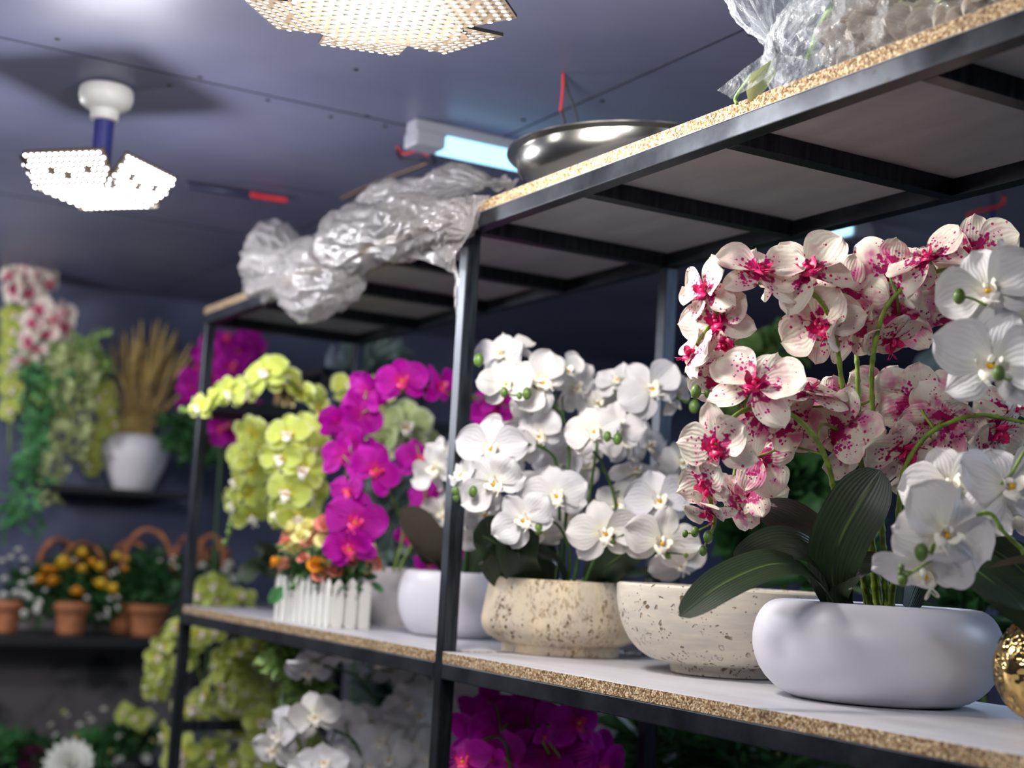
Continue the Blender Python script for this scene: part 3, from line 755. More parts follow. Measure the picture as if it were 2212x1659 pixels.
# ---- wicker vase with the lime orchid
LV = Vector((-1.16, .23, 0))
lv = thing('potted_orchid', 'lime green orchid in a pale woven vase at the far left end of the shelf', 'potted orchid', LV)
pr = [(.035, 0)]+[(.035+.026*math.sin(PI*i/12)**.8+.0012*(i % 2), .125*i/12) for i in range(1, 13)]+[(.031, .125), (.031, .11), (.0001, .11)]
mb = M(); mb.lathe(pr, LV, 48); part('vase', mb, MT['wick2'], lv, origin=LV)
DL = 3.2; st = []
for s_ in ('680 1200 .1,690 1080 .0,700 950 -.03,700 880 -.05,660 850 -.06,600 815 -.08,540 835 -.1,480 870 -.12,440 885 -.14,400 888 -.14',
           '688 1200 .1,700 1060 .0,700 980 -.05,670 920 -.1,630 950 -.14,600 1010 -.15,590 1080 -.15,600 1120 -.14',
           '672 1200 .1,670 1060 .05,640 960 .05,580 930 .08,540 960 .1,510 1040 .1,500 1110 .1,490 1170 .1',
           '700 1200 .1,730 1080 .05,770 960 .05,800 880 .05,760 840 .05,730 850 .05'):
    st.append(stem(lv, P3(DL, s_), .003, 'stem', False))
flowers(lv, 'lime', DL, .049, '''430 880 -.14 -35 10 0 .7
452 868 -.1 -60 10 30 .75
495 848 -.12 -10 0 10 .82
528 848 -.1 40 0 20 .85
572 805 -.1 -20 25 20 1.1
612 820 -.06 40 30 0 1.0
650 845 -.06 120 30 20 .95
690 880 -.03 120 0 60 1.0
665 850 .0 140 40 20 .9
622 940 -.16 -8 22 0 1.05
668 935 -.12 10 25 10 1.08
672 970 -.14 30 -5 0 .95
608 990 -.16 -25 5 0 1.0
655 1015 -.17 5 0 -10 1.05
620 1065 -.17 -15 0 -10 1.1
668 1070 -.12 35 -5 0 1.0
645 1118 -.17 0 -20 0 .95
600 1110 -.15 -40 -5 20 .9
545 935 .08 150 30 0 1.0
570 960 .1 -150 0 0 1.0
525 985 .1 150 -10 0 .95
545 1010 .1 -160 -10 60 1.0
510 1040 .1 -60 -10 0 .9
535 1065 .1 160 -20 20 1.0
505 1090 .1 -60 -20 0 .9
545 1115 .08 10 -45 20 1.0
760 835 .06 -20 30 0 1.0
815 840 .06 20 30 0 1.0
785 880 .08 0 0 0 1.0''', st)
for (px, py) in ((400, 887), (392, 885), (494, 1150), (485, 1172), (497, 1135)): bud(lv, at(px, py, DL-.1), .008)
flowers(lv, 'green', DL+.1, .055, '''878 920 -.05 10 5 0 1.2
855 952 -.05 20 -20 0 1.0
820 955 -.05 -30 20 0 1.0
900 960 0 40 -20 0 1.0''', st)
leafblade(lv, P3(DL, '600 1240 .2,570 1225 .2,545 1230 .18,528 1260 .16'), .06, (-.3, .6, .8), 'leaf', .2)
leafblade(lv, P3(DL, '620 1230 .2,590 1205 .2,570 1190 .2,560 1200 .2'), .05, (.1, .8, .7), 'leaf', .2)
leafblade(lv, P3(DL, '700 1200 .1,740 1150 .1,790 1160 .1'), .05, (.1, .8, .7), 'leaf', .2)

# ------------------------------------------------------------------ bushes and roses
def leafy(mb, c, rad, n, sz, seed=1, sq=(1, 1, 1), shell=.55, asp=.5):
    R_ = random.Random(seed); c = Vector(c)
    for _ in range(n):
        d = Vector((R_.gauss(0, 1), R_.gauss(0, 1), R_.gauss(0, 1))).normalized()
        p = c+Vector((d.x*sq[0], d.y*sq[1], d.z*sq[2]))*rad*(shell+(1-shell)*R_.random())
        ax = (d+Vector((R_.uniform(-.7, .7), R_.uniform(-.7, .7), R_.uniform(-.4, .9)))).normalized()
        sd = ax.cross(Vector((R_.uniform(-1, 1), R_.uniform(-1, 1), R_.uniform(-1, 1)))).normalized(); nn = ax.cross(sd)
        s_ = sz*R_.uniform(.7, 1.3); oneleaf(mb, p, ax, sd, nn, s_, asp)
def oneleaf(mb, p, ax, sd, nn, s_, asp=.5):
    b = len(mb.v); w = s_*asp*.5
    for (a, q, h) in ((0, 0, 0), (.35, -1, .12), (.35, 0, -.02), (.35, 1, .12), (.75, -.75, .05), (.75, 0, -.1), (.75, .75, .05), (1, 0, -.18)):
        mb.v.append(p+ax*(a*s_)+sd*(q*w)+nn*(h*s_))
    U = [(0, .5), (.35, 0), (.35, .5), (.35, 1), (.75, 0), (.75, .5), (.75, 1), (1, .5)]
    for f in ((0, 1, 2), (0, 2, 3), (1, 4, 5, 2), (2, 5, 6, 3), (4, 7, 5), (5, 7, 6)): mb.face([b+i for i in f], [U[i] for i in f])
ROSE = {}
def rose_mesh(key, mat):
    mb = M()
    for ring, (n, r, z, op) in enumerate(((3, .28, .5, .1), (5, .55, .35, .35), (6, .85, .1, .7))):
        for k in range(n):
            a = 2*PI*(k/n)+ring*.6
            def fn(u, v, a=a, r=r, z=z, op=op, n=n):
                q = (v-.5)*2; aa = a+q*(PI/n)*1.25*(.5+.5*math.sin(min(1, u*1.3)*PI/2)); rr = r*(.35+.65*math.sin(u*PI/2))*(1+.12*op*u)
                return (rr*math.cos(aa), rr*math.sin(aa), -.35+(z+.55)*u-.22*op*u*u*2-.1*q*q*u)
            mb.surf(fn, 4, 4)
    mb.ball((0, 0, .15), (.24, .24, .35), 5, 7)
    ROSE[key] = mb.data(key+'_blossom', mat)
for k_ in ('rose_y', 'rose_o', 'rose_c', 'rose_p', 'rose_w', 'rose_v', 'foil2', 'foil'): rose_mesh(k_, MT[k_])
def rose(parent, key, p, r, d=None, name='blossom'):
    o = bpy.data.objects.new(name, ROSE[key]); COL.objects.link(o); o.parent = parent
    d = (d or (p-WLOC[parent.name]-Vector((0, 0, .02)))).normalized()
    mm = Matrix.Rotation(rnd.uniform(0, 6), 4, 'Z'); mm = d.to_track_quat('Z', 'Y').to_matrix().to_4x4() @ mm @ Matrix.Scale(r, 4)
    mm.translation = p-WLOC[parent.name]; o.matrix_basis = mm; return o

# ---- picket fence planter
FC = at(709, 1357, z=0); FX, FY = .29, .085; FO = Vector((FC.x-FX/2, FC.y+FY/2, 0))
fp = thing('fence_planter', 'white picket fence box planter filled with cream and coral roses', 'planter', FO)
def picket(cx, cy, w, h, ax, th=.005):
    mb = M(); a = Vector((1, 0, 0)) if ax == 0 else Vector((0, 1, 0)); b = Vector((0, 1, 0)) if ax == 0 else Vector((1, 0, 0))
    out = [(-w/2, .0), (w/2, .0), (w/2, h-.014), (0, h), (-w/2, h-.014)]; base = len(mb.v); c0 = Vector((cx, cy, 0))
    for s_ in (-th/2, th/2):
        for (q, z) in out: mb.v.append(c0+a*q+b*s_+Vector((0, 0, z)))
    mb.face([0, 1, 2, 3, 4]); mb.face([9, 8, 7, 6, 5])
    for i in range(5): j = (i+1) % 5; mb.face([i, j, 5+j, 5+i][::-1])
    return bevel(part('picket', mb, MT['fence'], fp, smooth=False), .0006, 1)
x1, y1 = FC.x, FC.y
for k in range(9):
    for yy in (y1, y1+FY): picket(x1-FX+.012+k*(FX-.024)/8, yy, .0190, .094+.003*(k % 2), 0)
for k in range(3):
    for xx in (x1+.003, x1-FX-.003): picket(xx, y1+.015+k*.028, .022, .094+.004*(k % 2), 1)
mb = M(); mb.box((x1-FX+.012, y1+.012, .006), (x1-.012, y1+FY-.012, .06)); part('box', mb, MT['fence'], fp, smooth=False)
mb = M()
for i in range(7): leafy(mb, (x1-FX+.02+i*FX/7, y1+FY/2, .098), .05, 60, .024, i, (1, 1, .8), .2)
part('foliage', mb, MT['foil'], fp)
mb = M()
for i in range(4): leafy(mb, (x1-FX+.03+i*FX/4, y1+FY/2-.01, .125), .06, 20, .022, 40+i, (1, 1, .8), .5)
part('light_foliage', mb, MT['foil2'], fp)
for (zx, zy, k_, r) in ((740, 230, 'rose_c', 58), (845, 115, 'rose_c', 52), (745, 125, 'rose_c', 50), (960, 195, 'rose_c', 52), (700, 200, 'rose_p', 35), (800, 170, 'rose_c', 40), (855, 195, 'rose_p', 48), (965, 90, 'rose_p', 58), (1010, 115, 'rose_c', 40), (640, 340, 'rose_o', 36), (700, 350, 'rose_p', 42), (815, 310, 'rose_p', 30), (900, 350, 'rose_o', 42), (915, 420, 'rose_p', 34), (1018, 385, 'rose_p', 40), (925, 370, 'rose_p', 30), (1090, 400, 'foil2', 34), (1220, 240, 'rose_c', 50), (1215, 370, 'rose_c', 38), (1270, 340, 'rose_p', 44), (1160, 300, 'rose_p', 36), (1110, 330, 'rose_p', 34), (780, 260, 'rose_c', 40), (1230, 290, 'rose_p', 30), (900, 150, 'rose_p', 36), (1060, 180, 'rose_c', 40)):
    px, py = 380+zx/2.968, 1100+zy/2.968; dep = 2.86+rnd.uniform(-.02, .04)+(.10 if zx < 800 else 0)
    rose(fp, k_, at(px, py, dep), r*1.65/2.968*dep/FPX, name='rose')
for a_ in ((at(612, 1265, 2.98), -RT*.6-UP*.8, RT*.8-UP*.6, -FWD, .05, .6), (at(800, 1258, 2.9), RT*.8-UP*.5, UP, -FWD, .035, .5)): mb = M(); oneleaf(mb, *a_); part('hanging_leaf', mb, MT['foil3'], fp)

# ------------------------------------------------------------------ things on top of the rack
ZT = H+T_
def ridged(p, sc, oc=4):
    a, v_, w = 0, 1., 0.
    for i in range(oc):
        a += v_*(1-abs(noise.noise(p*sc))*2.2); w += v_; v_ *= .5; sc *= 2.1
    return a/w
mb = M()
SB = at(1262, 340, z=ZT+.05); SB = Vector((SB.x, SB.y, ZT))
SBc = Vector((.22, .20, ZT))
pr = [(.10, 0), (.115, .001)]+[(.115+.085*math.sin(i/8*PI/2)**.8, .004+.062*(1-math.cos(i/8*PI/2))**.9) for i in range(1, 9)]+[(.206, .068), (.214, .069), (.214, .072), (.203, .072), (.197, .066), (.17, .03), (.11, .006), (.0001, .005)]
basin = tag(part('steel_basin', (mb.lathe(pr, SBc, 96), mb)[1], MT['inox'], origin=SBc, sharp=35), 'stainless steel basin standing on the top board, beside the crumpled film', 'basin')
# crumpled milky film hanging over the front edge
fl = thing('plastic_film', 'crumpled milky plastic film draped over the front edge of the top board', 'plastic film', (-.45, .0, ZT))
def blob_sweep(ctrl, name, mat, amp, sc, parent, nu=110, nv=90, seed=0., floor=None):
    """crumpled film: swept body with ridged folds"""
    pts = [at(a, b, c) for (a, b, c, r) in ctrl]; rr = [r for (_, _, _, r) in ctrl]
    sp = spline(pts, 12); rs = [q.x for q in spline([Vector((r, 0, 0)) for r in rr], 12)]; n = len(sp); mb = M()
    def fn(u, v):
        f = u*(n-1); i = min(n-2, int(f)); g = f-i; p = sp[i].lerp(sp[i+1], g); r = rs[i]+(rs[i+1]-rs[i])*g
        T = (sp[i+1]-sp[i]).normalized(); N_ = (FWD-T*FWD.dot(T)).normalized(); B = T.cross(N_)
        e = math.sqrt(max(.0, 1-(abs(2*u-1))**6)); a = 2*PI*v
        q = Vector((math.cos(a), math.sin(a), 0)); w = p+B*(q.x*r)+N_*(q.y*r*.7)
        ca, sa = math.cos(a), math.sin(a); wr = noise.noise_vector(w*9+Vector((seed, 0, 0)))*.35
        Lf = (sp[-1]-sp[0]).length
        v1 = noise.voronoi(Vector((u*Lf*sc*.8+wr.x+seed, ca*1.9+wr.y, sa*1.9+wr.z)))[0]; v2 = noise.voronoi(Vector((u*Lf*sc*2+wr.x*2+seed, ca*4.5+wr.y*2, sa*4.5+wr.z*2)))[0]
        dsp = (.35-(v1[1]-v1[0]))*amp*1.5+(.3-(v2[1]-v2[0]))*amp*.5+noise.noise(w*sc*.5+Vector((seed, 3, 1)))*amp*1.4
        k = max(.02, e)*(1+dsp/r)
        w2 = p+B*(q.x*r*k)+N_*(q.y*r*.7*k)
        if floor and w2.z < ZT+.002 and -.004 < w2.y < D: w2.z = ZT+.002+.02*max(0, noise.noise(w2*30)) if p.y > .03 else w2.z
        return w2
    mb.surf(fn, nu, nv, True); return part(name, mb, MT[mat], parent)
def dx(px, y): # depth for a pixel column so that the point lies on plane y
    return y
def aty(px, py, y, r): 
    p = at(px, py, y=y); d = (p-CAM).dot(FWD); return (px, py, d, r*d/FPX)
blob_sweep([aty(533, 585, -.03, 14), aty(570, 560, -.04, 58), aty(620, 570, -.05, 72), aty(690, 590, -.05, 74), aty(735, 590, -.05, 66), aty(770, 560, -.03, 50)], 'film_bundle', 'film', .034, 11, fl)
blob_sweep([aty(690, 530, -.03, 30), aty(760, 530, -.04, 60), aty(840, 510, -.04, 52), aty(910, 480, -.03, 46), aty(985, 480, -.02, 36), aty(1010, 500, -.02, 12)], 'film_bundle', 'film', .026, 12, fl, seed=5.)
blob_sweep([aty(765, 470, .05, 16), aty(830, 440, .06, 40), aty(920, 410, .08, 42), aty(1010, 400, .08, 38), aty(1090, 398, .08, 20), aty(1112, 402, .08, 6)], 'film_bundle', 'film', .022, 13, fl, seed=9.)
def sheet(quad, name, mat, amp, sc, parent, nu=30, nv=24, seed=0., y=None):
    """thin crumpled flap spanned by four corner pixels (px,py,y)"""
    c = [at(a, b, y=yy) for (a, b, yy) in quad]; mb = M()
    def fn(u, v):
        p = c[0].lerp(c[1], v).lerp(c[3].lerp(c[2], v), u)
        return p-FWD*((ridged(p+Vector((seed, 0, 0)), sc, 3)-.4)*amp)+RT*(noise.noise(p*sc*1.3)*amp*.6)
    mb.surf(fn, nu, nv); return part(name, mb, MT[mat], parent)
sheet([(800, 445, -.01), (1060, 420, -.008), (975, 568, -.03), (955, 555, -.03)], 'film_flap', 'film', .025, 14, fl)
sheet([(860, 545, -.02), (975, 505, -.015), (992, 588, -.02), (985, 590, -.02)], 'film_flap', 'film', .02, 15, fl, seed=3.)
sheet([(980, 590, -.015), (992, 590, -.015), (987, 680, -.01), (983, 680, -.01)], 'film_shred', 'film', .006, 40, fl, 20, 5)
# clear bag of faded flowers
bg = thing('plastic_bag', 'clear plastic bag stuffed with faded artificial blooms, lying on the top board', 'bag', at(1850, 130, y=.08))
BD = lambda px, py, y, r: aty(px, py, y, r)
blob_sweep([BD(1672, 168, .02, 12), BD(1700, 130, .04, 44), BD(1760, 85, .05, 78), BD(1860, 40, .06, 96), BD(1980, -10, .07, 108), BD(2120, -60, .08, 105), BD(2280, -120, .08, 70), BD(2330, -140, .08, 10)], 'bag_body', 'bag', .030, 12, bg, 150, 110, seed=2.)
blob_sweep([BD(1675, 160, .015, 12), BD(1672, 90, .03, 34), BD(1655, 20, .04, 56), BD(1660, -40, .05, 60), BD(1690, -110, .05, 12)], 'bag_mouth', 'bag', .028, 14, bg, seed=4.)
sheet([(1668, 100, .0), (1690, 150, .0), (1580, 214, -.03), (1550, 196, -.03)], 'bag_tail', 'bag', .006, 40, bg, 40, 24)
sheet([(1650, 110, .0), (1745, 130, .0), (1720, 185, -.004), (1650, 196, -.004)], 'bag_neck', 'bag', .02, 22, bg, 40, 34)
for i, (px, py, az, el) in enumerate(((1830, 90, 10, 20), (1880, 110, -10, -10), (1930, 70, 20, 10), (1900, 30, 0, 30), (1990, 60, 10, 0), (2040, 30, -20, 20), (2090, 10, 10, 10), (1950, 10, -30, 20), (1850, 40, -40, 20), (2150, -20, 0, 0))):
    flower(bg, 'bagf', at(px, py, y=.07), az, el, i*40, .042, name='faded_bloom')
mb = M(); leafy(mb, at(2060, -30, y=.09), .04, 24, .04, 5)
part('leaf', mb, MT['foil4'], bg); mb = M(); mb.tube(spline([at(1745, 130, y=.04), at(1770, 60, y=.05), at(1800, 10, y=.05)], 5), .004, 6); part('bloom_stem', mb, MT['foil2'], bg); mb = M(); mb.tube(spline([at(1592, 225, y=-.012), at(1590, 208, y=-.012), at(1625, 160, y=-.01)], 4), .0022, 6)
part('bloom_stem', mb, MT['foil2'], bg)
mb = M(); p0 = at(1665, 130, y=-.006)
oneleaf(mb, p0, (at(1625, 208, y=-.006)-p0).normalized(), RT, -FWD, .055, .55); part('leaf', mb, MT['foil4'], bg)

# ------------------------------------------------------------------ lamps, tubes and wires
def led_panel(mb, lb, mm, w, h, nx, ny, trap=1.):
    mb.box((-w/2-.003, -.002, -.006), (w/2+.003, h+.003, -.0012), mm=mm)
    for j in range(ny):
        for i in range(nx):
            if (i, j) in ((nx//4, ny//2), (3*nx//4, ny//2)) or (i == nx//2 and j % 5 == 2): continue
            x = (-w/2+(i+.5+(.25 if j % 2 else -.25))*w/nx); y = (j+.5)*h/ny
            a = w/nx*.30; b = h/ny*.27; c = mm @ Vector((x, y, 0)); n_ = len(lb.v)
            ex = (mm.to_3x3() @ Vector((1, 0, 0))); ey = (mm.to_3x3() @ Vector((0, 1, 0))); ez = (mm.to_3x3() @ Vector((0, 0, 1)))
            for (q, r) in ((1, 0), (.5, .9), (-.5, .9), (-1, 0), (-.5, -.9), (.5, -.9)): lb.v.append(c+ex*(q*a)+ey*(r*b)+ez*.001)
            lb.face([n_+k for k in range(6)], None)
def ceiling_lamp(c, az, tilts, label, mat, drop=.10, pw=.17, ph=.125, nx=14, ny=10, name='ceiling_lamp', hr=.05, glow=12, gc=(1, .96, .93)):
    r_ = thing(name, label, 'lamp', (c.x, c.y, ZC), 'folding multi-panel LED lamps on the ceiling')
    mb = M(); mb.lathe([(.02, -.066), (.026, -.064), (.027, -.046), (.036, -.042), (.047, -.034), (.051, -.02), (.050, -.006), (.046, 0)][::1], Vector((c.x, c.y, ZC-.004)), 36)
    part('ceiling_rose', mb, MT['ltw'], r_, origin=(c.x, c.y, ZC-.07), sharp=60)
    mb = M(); mb.tube([(c.x-.055, c.y, ZC-.003), (c.x-.01, c.y, ZC-.003), (c.x+.03, c.y+.01, ZC-.003)], .0035, 6); part('wire', mb, MT['red'], r_)
    zt = ZC-.068; zb = zt-drop
    mb = M(); mb.tube([(c.x, c.y, zt+.01), (c.x, c.y, zb)], .019, 20); part('pole', mb, MT['blue'], r_, sharp=50)
    mb = M(); mb.lathe([(.05, 0), (.052, .004), (.046, .012), (.02, .018), (.018, .02)], Vector((c.x, c.y, zb-.012)), 24); part('hub', mb, MT['blue'], r_, sharp=50)
    base = Vector((c.x, c.y, zb-.016))
    n = len(tilts)
    for k in range(n+1):
        pb, lb = M(), M()
        if k < n:
            mm = Matrix.Translation(base) @ Matrix.Rotation(az+k*2*PI/n, 4, 'Z') @ Matrix.Translation((0, hr, 0)) @ Matrix.Rotation(math.radians(tilts[k]), 4, 'X') @ Matrix.Rotation(PI, 4, 'Y')
            led_panel(pb, lb, mm, pw, ph, nx, ny)
        else:
            mm = Matrix.Translation(base) @ Matrix.Rotation(az+(PI/n if n == 6 else 0), 4, 'Z') @ Matrix.Rotation(PI, 4, 'Y') @ Matrix.Translation((0, -hr, 0)); led_panel(pb, lb, mm, 2*hr, 2*hr, 12 if hr > .06 else 8, 12 if hr > .06 else 8)
        q = part('lamp_panel', pb, MT['alu'], r_, smooth=False); part('leds', lb, MT[mat], q, smooth=False)
    l = bpy.data.lights.new('lamp_glow', 'POINT'); l.energy = glow; l.shadow_soft_size = .09; l.color = gc
    lo_ = bpy.data.objects.new('lamp_glow', l); COL.objects.link(lo_); lo_.location = base-Vector((0, 0, .09))
    return r_
la = at(232, 185, z=ZC)
ceiling_lamp(la, math.radians(-138), (54, 54, 54, 54), 'folding LED lamp with blue pole and white ceiling cup, far left of the ceiling', 'led', drop=.136, pw=.168, ph=.072, nx=13, ny=7, hr=.074, glow=13, gc=(.95, .95, 1))
lb_ = at(817, 46, z=ZC-.19)
ceiling_lamp(lb_, math.radians(15), (8,)*6, 'large folding LED lamp glaring at the top edge, nearest of the ceiling lamps', 'ledw', pw=.105, ph=.075, nx=8, ny=6, hr=.088, glow=22)
# cool tube light
BX = -.44
bt = thing('tube_light', 'long batten light with a bluish glowing tube, fixed to the ceiling behind the top board', 'light', (BX, .70, ZC))
mb = M(); mb.box((BX-.022, .10, ZC-.032), (BX+.022, 1.30, ZC)); bevel(part('housing', mb, MT['ltg'], bt, smooth=False), .004)
mb = M(); mb.box((BX-.029, .166, ZC-.052), (BX+.029, 1.239, ZC-.024)); bevel(part('diffuser', mb, MT['tube'], bt, smooth=False), .007, 3)
for y0 in (.10, 1.24): mb = M(); mb.box((BX-.030, y0, ZC-.054), (BX+.030, y0+.065, ZC-.022)); bevel(part('end_cap', mb, MT['ltg'], bt, smooth=False), .005)
def wire(name, label, pts, r, mat, cat='cable'):
    mb = M(); mb.tube(spline(pts, 8), r, 7); return tag(part(name, mb, MT[mat]), label, cat)
wire('cable', 'red cable curling out of the near end of the tube light', [at(858, 318, z=ZC-.012), at(872, 332, z=ZC-.02), at(900, 326, z=ZC-.02), at(928, 334, z=ZC-.03), (BX, .11, ZC-.03)], .0028, 'red')
wire('cable', 'black cable beside the red one at the near end of the tube light', [at(856, 322, z=ZC-.008), at(868, 342, z=ZC-.02), at(905, 345, z=ZC-.026), at(940, 350, z=ZC-.035), (BX+.01, .11, ZC-.04)], .003, 'blk')
q0 = at(1217, 158, z=ZC)
wire('hanging_wire', 'red and black wire hanging from the ceiling above the steel basin', [q0, at(1215, 200, dep=(q0-CAM).dot(FWD)), at(1211, 240, dep=(q0-CAM).dot(FWD))], .0026, 'red')
wire('hanging_wire', 'black taped wire end hanging just above the steel basin rim', [at(1211, 240, dep=(q0-CAM).dot(FWD)), at(1217, 258, dep=(q0-CAM).dot(FWD)), at(1222, 282, dep=(q0-CAM).dot(FWD))], .003, 'blk')
wire('hanging_wire', 'thin black wire bending away right of the red hanging wire', [q0, at(1228, 200, dep=(q0-CAM).dot(FWD)), at(1238, 225, dep=(q0-CAM).dot(FWD)), at(1250, 272, dep=(q0-CAM).dot(FWD))], .0022, 'blk')
wire('cable', 'dark blue cable along the ceiling right of the far left lamp', [at(405, 400, z=ZC-.01), at(480, 412, z=ZC-.02), at(545, 422, z=ZC-.02)], .009, 'navy')
wire('cable', 'red taped cable end on the ceiling right of the far left lamp', [at(540, 420, z=ZC-.02), at(580, 427, z=ZC-.02), at(620, 432, z=ZC-.02)], .007, 'red')
wire('cable', 'tan cable lying across the ceiling above the crumpled film', [at(735, 430, z=ZC-.005), at(800, 400, z=ZC-.006), at(870, 372, z=ZC-.006), at(925, 352, z=ZC-.02)], .002, 'brz')
wire('cable', 'tan cable loop on the dark wall above the white blooms', [at(1020, 705, x=XW+.02), at(1100, 712, x=XW+.02), at(1130, 725, x=XW+.02), at(1190, 715, x=XW+.02)], .008, 'brz')
wire('cable', 'straight tan cable on the dark wall right of the looping one', [at(1250, 724, x=XW+.02), at(1320, 722, x=XW+.02), at(1385, 718, x=XW+.02)], .008, 'brz')
d_ = 3.2
wire('cable', 'red cable bending off the grey hanging rod at upper right', [at(2170, 410, dep=d_), at(2166, 440, dep=d_), at(2130, 452, dep=d_), at(2095, 462, dep=d_), at(2090, 480, dep=d_)], .004, 'red')
wire('cable', 'tan cable end hanging below the rack, left of the grey rod', [at(2090, 480, dep=d_), at(2075, 492, dep=d_), at(2040, 496, dep=d_)], .004, 'brz')
q1 = at(2146, 370, dep=3.3)
wire('hanging_rod', 'thin blue-grey rod hanging behind the rack at upper right', [(q1.x, q1.y, ZC), (q1.x, q1.y, .7), (q1.x, q1.y, .5)], .005, 'blue', 'rod')

# ------------------------------------------------------------------ left wall: shelves and their plants
XV = -2.76
zv = at(285, 1060, x=XV).z
def plank(z, y0, y1, label, dpt=.30, th=.02):
    mb = M(); mb.box((XW, y0, z-th), (XW+dpt, y1, z)); return tag(bevel(part('wall_shelf', mb, MT['black'], smooth=False), .002), label, 'shelf')
yv0 = at(-60, 1060, x=XV).y; yv1 = at(640, 1060, x=XV).y
plank(zv, at(60, 1060, x=XV).y, at(392, 1060, x=XV).y, 'short black wall shelf under the white vase of dry grass', .28)
zb = at(160, 1370, x=-2.70).z
plank(zb, yv0-.1, yv1, 'long black wall shelf under the row of terracotta wicker baskets', .36, .03)
zl = at(200, 1700, x=-2.6).z
plank(zl, yv0-.1, yv1, 'lowest black wall shelf under the mixed flower bowls', .45, .03)
VB = at(285, 1060, x=XV); VB.z = zv
gvz = thing('grass_vase', 'white round-shouldered vase of tall dry grass on the wall shelf', 'vase', VB)
u_ = (VB-CAM).dot(FWD)/FPX
pr = [(40, 0), (43, 2), (52, 25), (64, 52), (71, 75), (72, 88), (67, 102), (58, 113), (50, 119), (47, 120), (44, 118), (44, 100), (.1, 100)]
mb = M(); mb.lathe([(a*u_, b*u_) for a, b in pr], VB, 48); part('vase', mb, MT['porc2'], gvz, origin=VB, sharp=60)
for i in range(58):
    R_ = rnd; f = R_.uniform(-1, 1); f = f*abs(f)**.3; top = at(335+f*95+R_.uniform(-12, 12), 690+abs(f)*60+R_.uniform(-15, 90), x=XV+R_.uniform(-.1, .12)); b0 = VB+Vector((R_.uniform(-.03, .03), R_.uniform(-.05, .05), 110*u_))
    mid = b0.lerp(top, .5)+Vector((0, R_.uniform(-.006, .006), .008)); mb = M()
    mb.tube(spline([b0, mid, top], 6), lambda t_: .0019 if t_ < .6 else .0019+.0026*math.sin((t_-.6)/.4*PI), 5); part('grass_stalk', mb, MT['grass'], gvz)

def basket(px, py, w, label, handle=True, hh=70, hw=50, hx=0, group=None, dx_=0.):
    c = at(px, py, x=-2.72+dx_); c.z = zb; u = (c-CAM).dot(FWD)/FPX*1.0; w_ = w*u/2
    r_ = thing('flower_basket', label, 'basket', c, group)
    mb = M(); pr = [(w_*.72, 0), (w_*.74, .002)]+[(w_*(.74+.12*i/8)+.0015*(i % 2), 45*u*i/8) for i in range(1, 9)]+[(w_*.98, 47*u), (w_*1.04, 54*u), (w_*1.04, 60*u), (w_*.97, 66*u), (w_*.9, 67*u), (w_*.85, 60*u), (.001, 58*u)]
    mb.lathe(pr, c, 40); part('pot', mb, MT['wick'], r_, origin=c)
    return r_, c, u
def handle(r_, x0, x1, yb, yt, dep, off=0.):
    pts = []
    for i in range(15):
        a = PI*i/14; pts.append(at((x0+x1)/2-(x1-x0)/2*math.cos(a), yb-(yb-yt)*math.sin(a), dep))
    mb = M(); mb.tube(pts, .0075, 7); mb.tube([p+Vector((.004, .004, .006*math.sin(i*2.2))) for i, p in enumerate(pts)], .006, 6); part('handle', mb, MT['wick'], r_)
b1, c1, u1 = basket(150, 1370, 72, 'wicker pot basket crowded with yellow roses')
handle(b1, 75, 175, 1270, 1163, 4.86); handle(b1, 120, 236, 1280, 1172, 4.84)
mb = M()
for i, (px, py) in enumerate(((110, 1290), (150, 1280), (190, 1290), (220, 1310), (150, 1240), (190, 1230), (110, 1250), (230, 1270))): leafy(mb, at(px, py, 4.85), .06, 60, .045, 60+i, shell=.2)
part('foliage', mb, MT['foil'], b1)
for (px, py, k_, r) in ((138, 1218, 'rose_y', 20), (178, 1196, 'rose_y', 15), (200, 1216, 'rose_o', 12), (216, 1226, 'rose_y', 14), (178, 1230, 'rose_y', 12), (88, 1252, 'rose_o', 13), (115, 1256, 'rose_o', 14), (100, 1230, 'rose_o', 11), (115, 1230, 'rose_o', 10), (216, 1262, 'rose_y', 15), (242, 1272, 'rose_y', 15), (166, 1278, 'rose_o', 13), (252, 1202, 'rose_y', 12), (270, 1228, 'rose_o', 8), (275, 1208, 'rose_y', 7)):
    rose(b1, k_, at(px, py, 4.77), r*1.35*u1, name='rose')
for (px, py) in ((188, 1292), (237, 1294), (254, 1290), (253, 1312), (214, 1332), (230, 1330), (232, 1318), (250, 1235), (240, 1240), (75, 1255), (98, 1275), (160, 1210)): rose(b1, 'rose_w', at(px, py, 4.77), 8*u1)
b2, c2, u2 = basket(316, 1370, 84, 'wicker pot basket of plain green leaves under the tallest round handle')
handle(b2, 262, 376, 1240, 1143, 4.84); handle(b2, 238, 322, 1230, 1170, 4.92)
mb = M()
for i, (px, py) in enumerate(((290, 1265), (320, 1260), (355, 1265), (300, 1230), (340, 1225), (330, 1290), (370, 1240), (372, 1290), (275, 1270))): leafy(mb, at(px, py, 4.85), .06, 70, .03, 80+i, shell=.2, asp=.7)
part('foliage', mb, MT['foil'], b2)
for (px, py) in ((345, 1212), (370, 1215), (382, 1225), (375, 1205)): rose(b2, 'rose_w', at(px, py, 4.78), 7*u2)
b3, c3, u3 = basket(8, 1370, 66, 'wicker pot basket of small white blossoms at the left picture edge')
handle(b3, -40, 22, 1250, 1140, 4.86)
mb = M()
for i, (px, py) in enumerate(((0, 1240), (30, 1260), (60, 1250), (20, 1290), (60, 1300), (-10, 1290))): leafy(mb, at(px, py, 4.85), .065, 70, .04, 100+i, shell=.2)
part('foliage', mb, MT['foil'], b3)
